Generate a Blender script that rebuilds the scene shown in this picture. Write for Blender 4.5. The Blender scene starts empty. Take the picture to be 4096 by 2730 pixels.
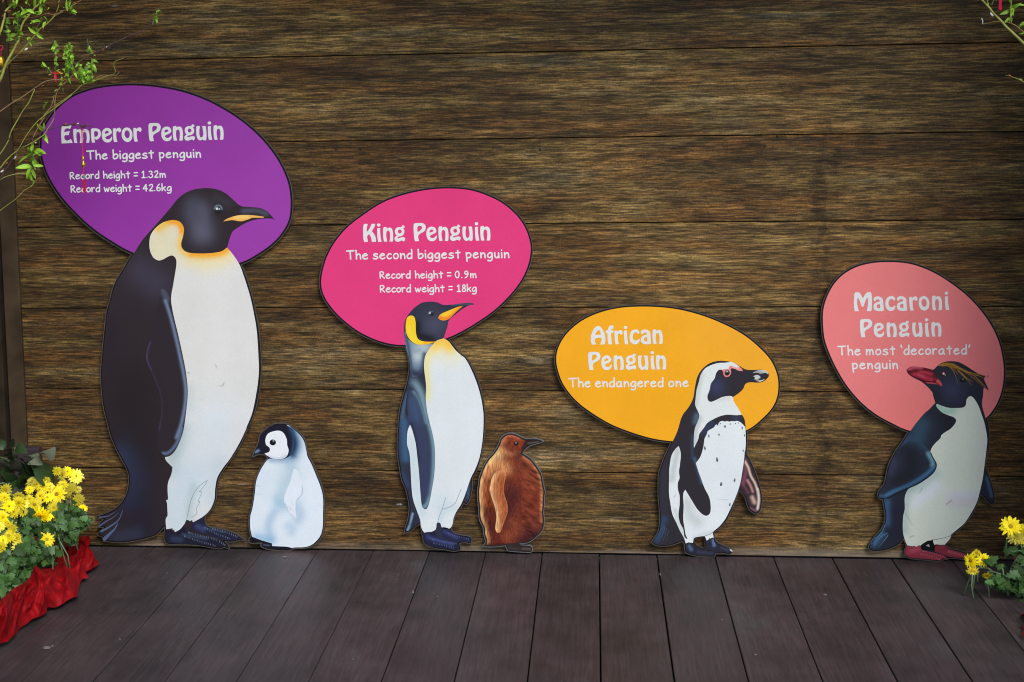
import bpy, bmesh, math, random
import numpy as np
from mathutils import Vector, Matrix, Euler
from mathutils.geometry import delaunay_2d_cdt

S = bpy.context.scene
COL = S.collection
random.seed(7)
RNG = np.random.default_rng(7)

# ------------------------------------------------------------------ camera
F, SX, SY = 6194.304, -363.479, -137.1585
EA, EB, EC = -0.1263, 0.1122, 0.0160
CAMP = np.array([0.0, -5.4884, 1.6060])
def _rot(a, b, c):
    Rx = np.array([[1, 0, 0], [0, math.cos(a), -math.sin(a)], [0, math.sin(a), math.cos(a)]])
    Rz = np.array([[math.cos(b), -math.sin(b), 0], [math.sin(b), math.cos(b), 0], [0, 0, 1]])
    Ry = np.array([[math.cos(c), 0, math.sin(c)], [0, 1, 0], [-math.sin(c), 0, math.cos(c)]])
    return Rz @ Rx @ Ry
RM = _rot(EA, EB, EC)
cam = bpy.data.cameras.new('camera')
camo = bpy.data.objects.new('camera', cam)
COL.objects.link(camo)
cam.sensor_width = 36.0
cam.lens = F / 4096 * 36
cam.shift_x = -SX / 4096
cam.shift_y = SY / 4096
cam.clip_start = 0.05
cam.clip_end = 2000
m = Matrix.Identity(4)
for i in range(3):
    m[i][0] = RM[i, 0]; m[i][1] = RM[i, 2]; m[i][2] = -RM[i, 1]; m[i][3] = CAMP[i]
camo.matrix_world = m
S.camera = camo
S.render.filter_size = 1.1
S.cycles.filter_width = 1.1

# ------------------------------------------------------------------ light
SUN_EL, SUN_AZ = math.radians(40), math.radians(28)      # from the front, a little from the right
w = bpy.data.worlds.new('World'); S.world = w; w.use_nodes = True
nt = w.node_tree
sky = nt.nodes.new('ShaderNodeTexSky'); sky.sky_type = 'NISHITA'; sky.sun_disc = False
sky.sun_elevation = SUN_EL; sky.sun_rotation = math.pi - SUN_AZ
sky.air_density = 1.0; sky.dust_density = 1.2
bg = nt.nodes['Background']; bg.inputs[1].default_value = 0.10
nt.links.new(sky.outputs[0], bg.inputs[0])
sun = bpy.data.lights.new('sun', 'SUN'); sun.energy = 1.5; sun.angle = math.radians(26); sun.color = (1.0, 0.985, 0.965)
suno = bpy.data.objects.new('sun', sun); COL.objects.link(suno)
sd = Vector((math.cos(SUN_EL) * math.sin(SUN_AZ), -math.cos(SUN_EL) * math.cos(SUN_AZ), math.sin(SUN_EL)))
suno.rotation_euler = sd.to_track_quat('Z', 'Y').to_euler()
suno.location = sd * 10
S.view_settings.view_transform = 'Standard'; S.view_settings.look = 'None'
S.view_settings.gamma = 1.0; S.view_settings.exposure = 0.69
S.view_settings.use_curve_mapping = False

# ------------------------------------------------------------------ helpers
def ray(x, y):
    return RM @ np.array([(x - 2048 - SX) / F, 1.0, -(y - 1365 - SY) / F])
def at(x, y, d):
    """photo point -> world point on the vertical plane d metres in front of the wall"""
    r = ray(x, y); t = (-d - CAMP[1]) / r[1]
    return Vector(CAMP + r * t)
def atf(x, y, z=0.0):
    r = ray(x, y); t = (z - CAMP[2]) / r[2]
    return Vector(CAMP + r * t)
def at_arr(xy, d):
    xs = (xy[:, 0] - 2048 - SX) / F; ys = -(xy[:, 1] - 1365 - SY) / F
    R = np.stack([xs, np.ones_like(xs), ys], 1) @ RM.T
    t = (-d - CAMP[1]) / R[:, 1]
    return CAMP + R * t[:, None]
PX = 0.00091

def lin(c):
    c = np.asarray(c, float) / 255.0
    return np.where(c <= 0.04045, c / 12.92, ((c + 0.055) / 1.055) ** 2.4)
ILL = 1.06
def alb(c):
    return np.clip(lin(c) / ILL, 0.0, 0.92)

def nodes(name):
    mt = bpy.data.materials.new(name); mt.use_nodes = True
    n = mt.node_tree; b = n.nodes['Principled BSDF']
    return mt, n, b
def mat(name, col, rough=0.6, metal=0.0, spec=0.5, noise=0.0, nscale=30, bump=0.0, sheen=0.0, trans=0.0):
    mt, n, b = nodes(name)
    col = tuple(col) + (1,) if len(col) == 3 else tuple(col)
    b.inputs['Base Color'].default_value = col
    b.inputs['Roughness'].default_value = rough
    b.inputs['Metallic'].default_value = metal
    b.inputs['Specular IOR Level'].default_value = spec
    if sheen: b.inputs['Sheen Weight'].default_value = sheen
    if noise or bump:
        tc = n.nodes.new('ShaderNodeTexCoord'); nz = n.nodes.new('ShaderNodeTexNoise')
        nz.inputs['Scale'].default_value = nscale; nz.inputs['Detail'].default_value = 6
        n.links.new(tc.outputs['Object'], nz.inputs['Vector'])
        mr = n.nodes.new('ShaderNodeMapRange'); mr.inputs[1].default_value = .3; mr.inputs[2].default_value = .7
        mr.inputs[3].default_value = 1 - noise; mr.inputs[4].default_value = 1 + noise
        n.links.new(nz.outputs[0], mr.inputs[0])
        mx = n.nodes.new('ShaderNodeVectorMath'); mx.operation = 'SCALE'
        mx.inputs[0].default_value = col[:3]
        n.links.new(mr.outputs[0], mx.inputs['Scale']); n.links.new(mx.outputs[0], b.inputs['Base Color'])
        if bump:
            bp = n.nodes.new('ShaderNodeBump'); bp.inputs['Strength'].default_value = bump; bp.inputs['Distance'].default_value = .004
            n.links.new(nz.outputs[0], bp.inputs['Height']); n.links.new(bp.outputs[0], b.inputs['Normal'])
    return mt

def link(o, parent=None):
    COL.objects.link(o)
    if parent is not None: o.parent = parent
    return o
def thing(name, label, cat, loc=(0, 0, 0), group=None):
    o = bpy.data.objects.new(name, None); o.location = loc; o.empty_display_size = 0.05
    link(o); o['label'] = label; o['category'] = cat
    if group: o['group'] = group
    return o
def tag(o, label=None, cat=None, group=None, kind=None):
    if label: o['label'] = label
    if cat: o['category'] = cat
    if group: o['group'] = group
    if kind: o['kind'] = kind
    return o
def wloc(o):
    v = Vector((0, 0, 0))
    while o is not None:
        v = v + o.location; o = o.parent
    return v
def obj(name, verts, faces, material, parent=None, loc=None, smooth=False):
    """verts are world coordinates; stored relative to loc (or to the parent)"""
    base = wloc(parent) if parent is not None else Vector((0, 0, 0))
    loc = Vector(loc) if loc is not None else base
    me = bpy.data.meshes.new(name)
    v = np.asarray(verts, float) - np.array(loc)
    me.from_pydata([tuple(p) for p in v], [], faces)
    if smooth:
        for p in me.polygons: p.use_smooth = True
    me.materials.append(material)
    o = bpy.data.objects.new(name, me); o.location = loc - base
    return link(o, parent)
def inst(name, me, parent, mw):
    """object with shared mesh, mw = wanted world matrix"""
    o = bpy.data.objects.new(name, me); link(o, parent)
    base = Matrix.Translation(wloc(parent)) if parent is not None else Matrix.Identity(4)
    o.matrix_local = base.inverted() @ mw
    return o
def box(x0, x1, y0, y1, z0, z1):
    v = [(x, y, z) for x in (x0, x1) for y in (y0, y1) for z in (z0, z1)]
    f = [(0, 1, 3, 2), (4, 6, 7, 5), (0, 4, 5, 1), (2, 3, 7, 6), (0, 2, 6, 4), (1, 5, 7, 3)]
    return v, f
def bevbox(name, x0, x1, y0, y1, z0, z1, material, parent, bev=0.002, segs=1, loc=None):
    bm = bmesh.new(); v, f = box(x0, x1, y0, y1, z0, z1)
    vs = [bm.verts.new(p) for p in v]
    for q in f: bm.faces.new([vs[i] for i in q])
    bmesh.ops.recalc_face_normals(bm, faces=bm.faces)
    bmesh.ops.bevel(bm, geom=list(bm.edges), offset=bev, segments=segs, affect='EDGES')
    vv = [tuple(p.co) for p in bm.verts]; bm.verts.index_update(); ff = [[a.index for a in p.verts] for p in bm.faces]
    bm.free()
    return obj(name, vv, ff, material, parent, loc)

def tube(pts, radii, seg=6):
    pts = [Vector(p) for p in pts]; n = len(pts)
    if not hasattr(radii, '__len__'): radii = [radii] * n
    V, Fc = [], []; up = Vector((0.31, 0.2, 0.93)).normalized()
    for i, p in enumerate(pts):
        t = (pts[min(i + 1, n - 1)] - pts[max(i - 1, 0)]).normalized()
        a = t.cross(up)
        if a.length < 1e-4: a = t.cross(Vector((1, 0, 0)))
        a.normalize(); b = t.cross(a)
        for k in range(seg):
            an = 2 * math.pi * k / seg
            V.append(p + (a * math.cos(an) + b * math.sin(an)) * radii[i])
    for i in range(n - 1):
        for k in range(seg):
            k2 = (k + 1) % seg
            Fc.append((i * seg + k, i * seg + k2, (i + 1) * seg + k2, (i + 1) * seg + k))
    Fc.append(tuple(range(seg))[::-1]); Fc.append(tuple((n - 1) * seg + k for k in range(seg)))
    return V, Fc
def lathe(prof, c, seg=16):
    V, Fc = [], []
    for r, z in prof:
        for k in range(seg):
            a = 2 * math.pi * k / seg
            V.append((c[0] + r * math.cos(a), c[1] + r * math.sin(a), c[2] + z))
    for i in range(len(prof) - 1):
        for k in range(seg):
            k2 = (k + 1) % seg
            Fc.append((i * seg + k, i * seg + k2, (i + 1) * seg + k2, (i + 1) * seg + k))
    return V, Fc
def merge(parts):
    V, Fc = [], []
    for v, f in parts:
        o = len(V); V += list(v); Fc += [tuple(i + o for i in q) for q in f]
    return V, Fc

# ------------------------------------------------------------------ 2D drawing tools (photo pixels)
Z = {'N': (0, 0, 1), 'Z1': (100, 300, .5102), 'Z2': (300, 700, .38265), 'Z3': (300, 1200, .38265), 'Z4': (300, 1700, .3507),
     'Z5': (940, 1650, .3828), 'K1': (1250, 720, .4464), 'K2': (1550, 1150, .35074), 'K3': (1550, 1650, .38265),
     'KC': (1880, 1700, .35088), 'A1': (2200, 1200, .40374), 'A2': (2600, 1400, .28703), 'A3': (2580, 1750, .32531),
     'M1': (3250, 1020, .45924), 'M2': (3450, 1400, .28694), 'M3': (3450, 1750, .3252),
     'H1': (0, 0, 1 / 6.723), 'H3': (0, 0, 1 / 11.765), 'H4': (0, 0, 1 / 7.13), 'H5': (0, 0, 1 / 5.739),
     'B1': (0, 0, .289), 'B2': (0, 400, .319), 'BR': (3800, 0, .2871), 'FL': (0, 1750, .5742), 'FR': (3700, 2000, .3826)}
def P(*a):
    """P('Z1', pts, 'Z2', pts ...) -> array of x, y, corner"""
    out = []
    for k in range(0, len(a), 2):
        ox, oy, s = Z[a[k]]
        for p in a[k + 1]:
            out.append((ox + p[0] * s, oy + p[1] * s, 1.0 if len(p) > 2 else 0.0))
    return np.array(out)
def cr(p0, p1, p2, p3, n):
    t = np.linspace(0, 1, n, endpoint=False)[:, None]
    return .5 * ((2 * p1) + (-p0 + p2) * t + (2 * p0 - 5 * p1 + 4 * p2 - p3) * t ** 2 + (-p0 + 3 * p1 - 3 * p2 + p3) * t ** 3)
def smooth(pts, closed=True, step=4.0):
    n = len(pts); q = pts[:, :2]; c = pts[:, 2] > .5; out = []
    for i in range(n if closed else n - 1):
        j = (i + 1) % n
        p1, p2 = q[i], q[j]
        h = (i - 1) % n if closed else max(i - 1, 0); k = (j + 1) % n if closed else min(j + 1, n - 1)
        L = np.linalg.norm(p2 - p1)
        p0 = q[h] if not c[i] else p1 - (p2 - p1) * .6
        p3 = q[k] if not c[j] else p2 + (p2 - p1) * .6
        l0 = np.linalg.norm(p1 - p0); l3 = np.linalg.norm(p3 - p2)
        if l0 > 1.6 * L: p0 = p1 + (p0 - p1) * (1.6 * L / l0)
        if l3 > 1.6 * L: p3 = p2 + (p3 - p2) * (1.6 * L / l3)
        out.append(cr(p0, p1, p2, p3, max(1, int(round(L / step)))))
    if not closed: out.append(q[-1:])
    return np.concatenate(out)
def area(p):
    x, y = p[:, 0], p[:, 1]
    return .5 * np.sum(x * np.roll(y, -1) - np.roll(x, -1) * y)
def offset(p, d):
    """grow (d>0) or shrink a closed outline"""
    e = np.roll(p, -1, 0) - p; L = np.linalg.norm(e, axis=1, keepdims=True); e = e / np.maximum(L, 1e-6)
    s = 1 if area(p) > 0 else -1
    nr = np.stack([e[:, 1], -e[:, 0]], 1) * s
    v = nr + np.roll(nr, 1, 0); l = np.linalg.norm(v, axis=1, keepdims=True)
    v = v / np.maximum(l, .35); k = np.clip(1.0 / np.maximum(l / 2, .6), 1, 1.6)
    return p + v * d * k
def inside(pt, poly):
    """non-zero winding test, so pen lines may cross themselves"""
    x, y = pt[:, 0], pt[:, 1]; r = np.zeros(len(pt), int); q = np.roll(poly, -1, 0)
    for (x1, y1), (x2, y2) in zip(poly, q):
        if y1 == y2: continue
        xc = (x2 - x1) * (y - y1) / (y2 - y1) + x1
        if y2 > y1: r += ((y >= y1) & (y < y2) & (x < xc))
        else: r -= ((y >= y2) & (y < y1) & (x < xc))
    return r != 0
def fill(outers, holes=(), grid=0):
    pts, edges = [], []
    for pl in list(outers) + list(holes):
        o = len(pts); pts += [tuple(a) for a in pl]; n = len(pl)
        edges += [(o + i, o + (i + 1) % n) for i in range(n)]
    if grid:
        A = np.concatenate(outers); x0, y0 = A.min(0); x1, y1 = A.max(0)
        gx, gy = np.meshgrid(np.arange(x0 + grid / 2, x1, grid), np.arange(y0 + grid / 2, y1, grid * .87))
        gx = gx + (np.arange(gx.shape[0]) % 2)[:, None] * grid / 2
        g = np.stack([gx.ravel(), gy.ravel()], 1)
        k = np.zeros(len(g), bool)
        for o in outers: k |= inside(g, o)
        for h in holes: k &= ~inside(g, h)
        pts += [tuple(a) for a in g[k]]
    vs, es, fs, *_ = delaunay_2d_cdt([Vector(p) for p in pts], edges, [], 0, 1e-4)
    V = np.array([tuple(v) for v in vs]); T = np.array([f for f in fs if len(f) == 3])
    c = V[T].mean(1); k = np.zeros(len(T), bool)
    for o in outers: k |= inside(c, o)
    for h in holes: k &= ~inside(c, h)
    return V, T[k]
def dist_poly(pt, line):
    d = np.full(len(pt), 1e9)
    if len(line) == 1: return np.linalg.norm(pt - line[0], axis=1)
    for a, b in zip(line[:-1], line[1:]):
        ab = b - a; L = (ab ** 2).sum()
        t = np.clip(((pt - a) @ ab) / max(L, 1e-9), 0, 1)
        d = np.minimum(d, np.linalg.norm(pt - (a + t[:, None] * ab), axis=1))
    return d
def vnoise(x, y, seed=0):
    xi = np.floor(x).astype(int); yi = np.floor(y).astype(int); fx = x - xi; fy = y - yi
    def h(a, b):
        n = (a * 374761393 + b * 668265263 + seed * 974711) & 0x7fffffff
        n = ((n ^ (n >> 13)) * 1274126177) & 0x7fffffff
        return ((n ^ (n >> 16)) & 0xffff) / 65535.0
    u = fx * fx * (3 - 2 * fx); v = fy * fy * (3 - 2 * fy)
    return (h(xi, yi) * (1 - u) + h(xi + 1, yi) * u) * (1 - v) + (h(xi, yi + 1) * (1 - u) + h(xi + 1, yi + 1) * u) * v

# printed vinyl: colour comes from the print (colour attribute), fine print grain, faint scuffs
def print_mat(name='printed_vinyl', rough=.42):
    mt, n, b = nodes(name)
    at_ = n.nodes.new('ShaderNodeVertexColor'); at_.layer_name = 'print'
    tc = n.nodes.new('ShaderNodeTexCoord')
    nz = n.nodes.new('ShaderNodeTexNoise'); nz.inputs['Scale'].default_value = 420; nz.inputs['Detail'].default_value = 2
    n.links.new(tc.outputs['Object'], nz.inputs['Vector'])
    nz2 = n.nodes.new('ShaderNodeTexNoise'); nz2.inputs['Scale'].default_value = 5; nz2.inputs['Detail'].default_value = 7; nz2.inputs['Roughness'].default_value = .6
    n.links.new(tc.outputs['Object'], nz2.inputs['Vector'])
    a = n.nodes.new('ShaderNodeMapRange'); a.inputs[1].default_value = .25; a.inputs[2].default_value = .75; a.inputs[3].default_value = .93; a.inputs[4].default_value = 1.07
    c = n.nodes.new('ShaderNodeMapRange'); c.inputs[1].default_value = .35; c.inputs[2].default_value = .65; c.inputs[3].default_value = .955; c.inputs[4].default_value = 1.03
    n.links.new(nz.outputs[0], a.inputs[0]); n.links.new(nz2.outputs[0], c.inputs[0])
    mu = n.nodes.new('ShaderNodeMath'); mu.operation = 'MULTIPLY'
    n.links.new(a.outputs[0], mu.inputs[0]); n.links.new(c.outputs[0], mu.inputs[1])
    sc = n.nodes.new('ShaderNodeVectorMath'); sc.operation = 'SCALE'
    n.links.new(at_.outputs[0], sc.inputs[0]); n.links.new(mu.outputs[0], sc.inputs['Scale'])
    n.links.new(sc.outputs[0], b.inputs['Base Color'])
    b.inputs['Roughness'].default_value = rough; b.inputs['Specular IOR Level'].default_value = .12
    bp = n.nodes.new('ShaderNodeBump'); bp.inputs['Strength'].default_value = .05; bp.inputs['Distance'].default_value = .002
    n.links.new(nz2.outputs[0], bp.inputs['Height']); n.links.new(bp.outputs[0], b.inputs['Normal'])
    return mt
VINYL = print_mat()
EDGE = mat('board_edge', alb((74, 68, 62)), .6, noise=.25, nscale=60)
BOARD_D = 0.025                      # front of the boards, metres before the wall
LAY = 0.0004
def sheet(name, parent, outer, base, level, strokes=(), holes=(), grid=0, raw=False, tex=None, outers=None):
    """a printed area: outline (photo px), base colour, airbrushed strokes (zoom, pts, radius_px, colour, alpha)"""
    outs = outers if outers is not None else [outer]
    V, T = fill(outs, holes, grid)
    C = np.tile(alb(base), (len(V), 1))
    for st in strokes:
        z, pts, r, col, al = st[:5]
        ln = P(z, pts)
        if len(ln) > 2: ln = smooth(ln, False, 6)
        else: ln = ln[:, :2]
        d = dist_poly(V, ln)
        sh = st[5] if len(st) > 5 else 2
        a = (al * np.exp(-(d / r) ** sh))[:, None]
        C = C * (1 - a) + alb(col) * a
    if tex is not None: C = tex(V, C)
    W = at_arr(V, BOARD_D + level * LAY)
    o = obj(name, W, [tuple(int(i) for i in t) for t in T], VINYL, parent)
    me = o.data
    ca = me.color_attributes.new('print', 'FLOAT_COLOR', 'POINT')
    ca.data.foreach_set('color', np.concatenate([np.clip(C, 0, .9), np.ones((len(C), 1))], 1).astype(np.float32).ravel())
    return o
def slab(name, parent, outers, holes=(), d0=0.012, d1=BOARD_D - .0006):
    V, T = fill(outers, holes, 0)
    Fr = at_arr(V, d1); Bk = Fr.copy(); Bk[:, 1] = -d0
    n = len(V); fs = [tuple(int(i) for i in t) for t in T]
    cnt = {}
    for t in fs:
        for a, b in ((t[0], t[1]), (t[1], t[2]), (t[2], t[0])):
            cnt[(a, b)] = cnt.get((a, b), 0) + 1
    F2 = list(fs) + [tuple(i + n for i in t[::-1]) for t in fs]
    for (a, b) in cnt:
        if (b, a) not in cnt: F2.append((b, a, a + n, b + n))
    return obj(name, np.concatenate([Fr, Bk]), F2, EDGE, parent)
def strokepoly(pts, wid, closed=False, taper=False):
    """one outline round a pen line of width wid (a scalar or one value per point)"""
    n = len(pts); W = np.full(n, wid / 2.0) if np.isscalar(wid) else np.asarray(wid) / 2.0
    if taper: W = W * np.linspace(1, .15, n)
    e = np.gradient(pts, axis=0); e /= np.maximum(np.linalg.norm(e, axis=1, keepdims=True), 1e-6)
    nr = np.stack([-e[:, 1], e[:, 0]], 1)
    a = pts + nr * W[:, None]; b = pts - nr * W[:, None]
    cap = []
    for (c, d, w_) in ((pts[-1], e[-1], W[-1]), (pts[0], -e[0], W[0])):
        m_ = np.array([-d[1], d[0]])
        cap.append(np.array([c + (m_ * math.cos(t) + d * math.sin(t)) * w_ for t in np.linspace(.35, math.pi - .35, 4)]))
    return np.concatenate([a, cap[0], b[::-1], cap[1]])
def ell(cx, cy, rx, ry=None, n=20, z='N', rot=0.0):
    ox, oy, s = Z[z]; ry = rx if ry is None else ry
    t = np.linspace(0, 2 * math.pi, n, endpoint=False)
    x = np.cos(t) * rx; y = np.sin(t) * ry
    return np.stack([ox + s * (cx + x * math.cos(rot) - y * math.sin(rot)), oy + s * (cy + x * math.sin(rot) + y * math.cos(rot))], 1)
def flat_strokes(name, parent, lines, col, level):
    """fine printed lines as one part; lines = (zoom, pts, width_px, taper)"""
    ps = []
    for z, pts, wd, tp in lines:
        ln = smooth(P(z, pts), False, 3)
        ps.append(strokepoly(ln, wd, taper=tp))
    return sheet(name, parent, None, col, level, outers=ps)

# ------------------------------------------------------------------ lettering
HG = {   # heading letters: (zoom, left, baseline, outline, [holes])
 'E': ('H1', 98, 703, [(98,480),(102,330),(115,258),(145,243),(250,243),(330,222),(368,220,1),(375,235,1),(335,315,1),(270,295),(205,318),(183,370),(190,403,1),(240,385),(325,372,1),(328,385,1),(300,475),(290,482,1),(230,475),(190,500),(183,550),(210,610),(260,625),(315,610),(360,583,1),(412,690,1),(110,705,1)], []),
 'm': ('H1', 420, 690, [(420,345),(445,313),(512,310,1),(508,350,1),(560,325),(615,325),(655,360,1),(700,328),(760,318),(825,350),(855,440),(865,560),(850,685,1),(768,685,1),(785,600),(785,510),(765,430),(730,390),(695,410),(685,470),(692,580),(682,690,1),(598,690,1),(615,580),(605,470),(585,410),(550,395),(520,415),(508,480),(515,600),(535,690,1),(450,690,1),(430,520)], []),
 'p': ('H1', 898, 680, [(905,320),(940,300),(1050,300),(1130,335),(1168,420),(1150,520),(1100,580),(1045,605,1),(1015,590),(990,560,1),(1000,620),(1010,680,1),(925,680,1),(905,540),(898,400)], [[(985,440),(990,390),(1025,370),(1075,390),(1095,440),(1075,495),(1035,525),(990,520,1)]]),
 'e': ('H1', 505, 640, [(505,430),(530,320),(590,265),(650,250),(730,275),(775,350),(755,410),(690,450),(625,480),(600,510),(625,545),(680,558),(735,535),(765,490),(778,485),(785,540),(765,590),(720,630),(650,642),(580,620),(525,550)], [[(590,412,1),(590,370),(620,335),(655,325),(690,345),(695,370),(660,395)]]),
 'r': ('H1', 1490, 665, [(1490,310),(1505,298),(1565,297,1),(1570,325,1),(1620,290),(1670,283),(1710,330),(1700,380),(1665,408),(1645,385),(1615,372),(1585,390),(1580,460),(1585,560),(1610,660,1),(1520,665,1),(1500,560),(1492,420)], []),
 'o': ('H1', 1725, 665, [(1725,465),(1750,340),(1810,290),(1875,275),(1950,310),(2005,400),(2015,490),(1995,590),(1940,650),(1875,667),(1800,635),(1745,560)], [[(1800,450),(1820,380),(1865,350),(1910,370),(1940,430),(1940,500),(1910,555),(1870,565),(1825,530)]]),
 'P': ('H1', 160, 643, [(162,230),(170,185),(200,160),(400,157),(460,190),(490,260),(475,340),(430,390),(340,440),(295,480),(285,510),(290,560),(308,640,1),(200,645,1),(180,560),(165,400)], [[(262,330),(265,270),(290,235),(330,230),(375,240),(392,275),(370,325),(310,378),(268,390,1)]]),
 'n': ('H1', 815, 628, [(815,320),(825,255),(855,237),(910,237,1),(915,275,1),(960,255),(1010,252),(1055,290),(1080,370),(1088,480),(1082,600),(1070,625),(985,625,1),(1000,560),(1003,420),(985,350),(950,328),(915,350),(900,420),(903,500),(928,625,1),(840,628,1),(820,500)], []),
 'g': ('H1', 1125, 628, [(1135,350),(1150,290),(1200,248),(1260,238),(1305,240,1),(1335,195),(1355,188),(1380,205),(1405,240,1),(1375,258),(1355,268,1),(1385,320),(1390,370),(1370,430),(1320,475),(1240,490),(1205,515),(1220,540),(1290,520),(1360,508),(1400,525),(1412,550),(1395,600),(1375,628),(1350,605),(1310,598),(1260,620),(1200,632),(1150,605),(1125,560),(1135,510),(1188,462,1),(1150,420)], [[(1213,355),(1228,318),(1265,300),(1302,318),(1318,355),(1302,392),(1265,410),(1228,392)]]),
 'u': ('H1', 1443, 620, [(1455,245),(1545,240,1),(1530,330),(1530,440),(1545,520),(1580,545),(1615,525),(1635,460),(1630,380),(1605,240,1),(1690,238),(1708,300),(1720,430),(1720,560),(1705,620,1),(1640,618),(1625,590,1),(1590,612),(1550,622),(1500,600),(1460,520),(1445,400)], []),
 'i': ('H1', 1755, 607, [(1760,245),(1770,238),(1840,237,1),(1838,350),(1850,470),(1875,605,1),(1785,607,1),(1765,500),(1757,350)], []),
 'K': ('H3', 145, 1050, [(160,300),(190,205),(230,190),(360,195,1),(330,340),(315,480),(325,568,1),(400,490),(470,380),(545,195,1),(710,190,1),(700,280),(640,400),(552,540,1),(640,640),(720,780),(755,930),(750,1040,1),(560,1045,1),(530,880),(480,750),(430,680,1),(370,730),(335,800),(350,900),(375,1040,1),(200,1052,1),(160,900),(145,700),(148,450)], []),
 'A': ('H4', 165, 632, [(165,480),(180,350),(240,210),(320,125),(385,103),(450,140),(520,240),(565,350),(580,480),(575,580),(550,632,1),(432,632,1),(465,550),(475,480),(450,445),(390,440),(310,460),(280,500),(285,560),(325,632,1),(200,635,1),(175,580)], [[(290,365,1),(310,300),(350,245),(390,220),(425,250),(455,340,1),(452,350,1),(380,355)]]),
 'f': ('H4', 590, 630, [(652,225,1),(670,150),(710,105),(760,92),(812,95,1),(815,140),(800,185,1),(765,190),(750,210),(748,230,1),(810,232,1),(812,300,1),(750,300,1),(745,320),(745,420),(770,625,1),(665,630,1),(645,480),(640,305,1),(597,308,1),(590,270),(605,235)], []),
 'c': ('H4', 1268, 632, [(1270,430),(1290,320),(1350,240),(1440,210),(1510,225),(1550,280),(1540,325),(1515,340),(1490,310),(1445,292),(1390,320),(1362,410),(1380,490),(1430,525),(1490,520),(1540,475),(1558,490),(1550,550),(1500,615),(1430,637),(1350,610),(1290,540)], []),
 'a': ('H4', 1590, 620, [(1592,290),(1610,240),(1670,208),(1740,205),(1810,235),(1855,290),(1868,400),(1885,600,1),(1870,618,1),(1750,625),(1650,605),(1600,555),(1590,490),(1610,420),(1680,375),(1750,355),(1768,340),(1760,305),(1715,285),(1665,305),(1640,345),(1610,325)], [[(1775,432,1),(1778,530),(1755,545),(1710,535),(1680,500),(1690,455),(1730,425)]]),
 'M': ('H5', 88, 548, [(88,400),(95,200),(115,122),(160,115),(210,120),(250,170),(295,255,1),(340,180),(390,120),(430,112),(480,118),(500,220),(505,400),(490,540),(480,548,1),(380,548,1),(405,450),(412,330),(405,240),(370,280),(335,370),(315,435),(290,450),(265,430),(230,330),(180,240),(165,330),(172,430),(202,548,1),(105,550,1)], []),
}
TXT = (226, 228, 226)
def heading(parent, letters, level, name='title_lettering'):
    outs, holes = [], []
    for ch, x, y in letters:
        z, l, b, o, hs = HG[ch]; s = Z[z][2]
        f_ = lambda pts: smooth(np.array([(x + (p[0] - l) * s, y + (p[1] - b) * s, 1.0 if len(p) > 2 else 0.0) for p in pts]), True, 2.5)
        outs.append(f_(o)); holes += [f_(h) for h in hs]
        if ch == 'i': outs.append(ell(x + (1798 - 1755) * s, y + (153 - 607) * s, 48 * s, 43 * s, 16))
    return sheet(name, parent, None, TXT, level, outers=outs, holes=holes)
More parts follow.
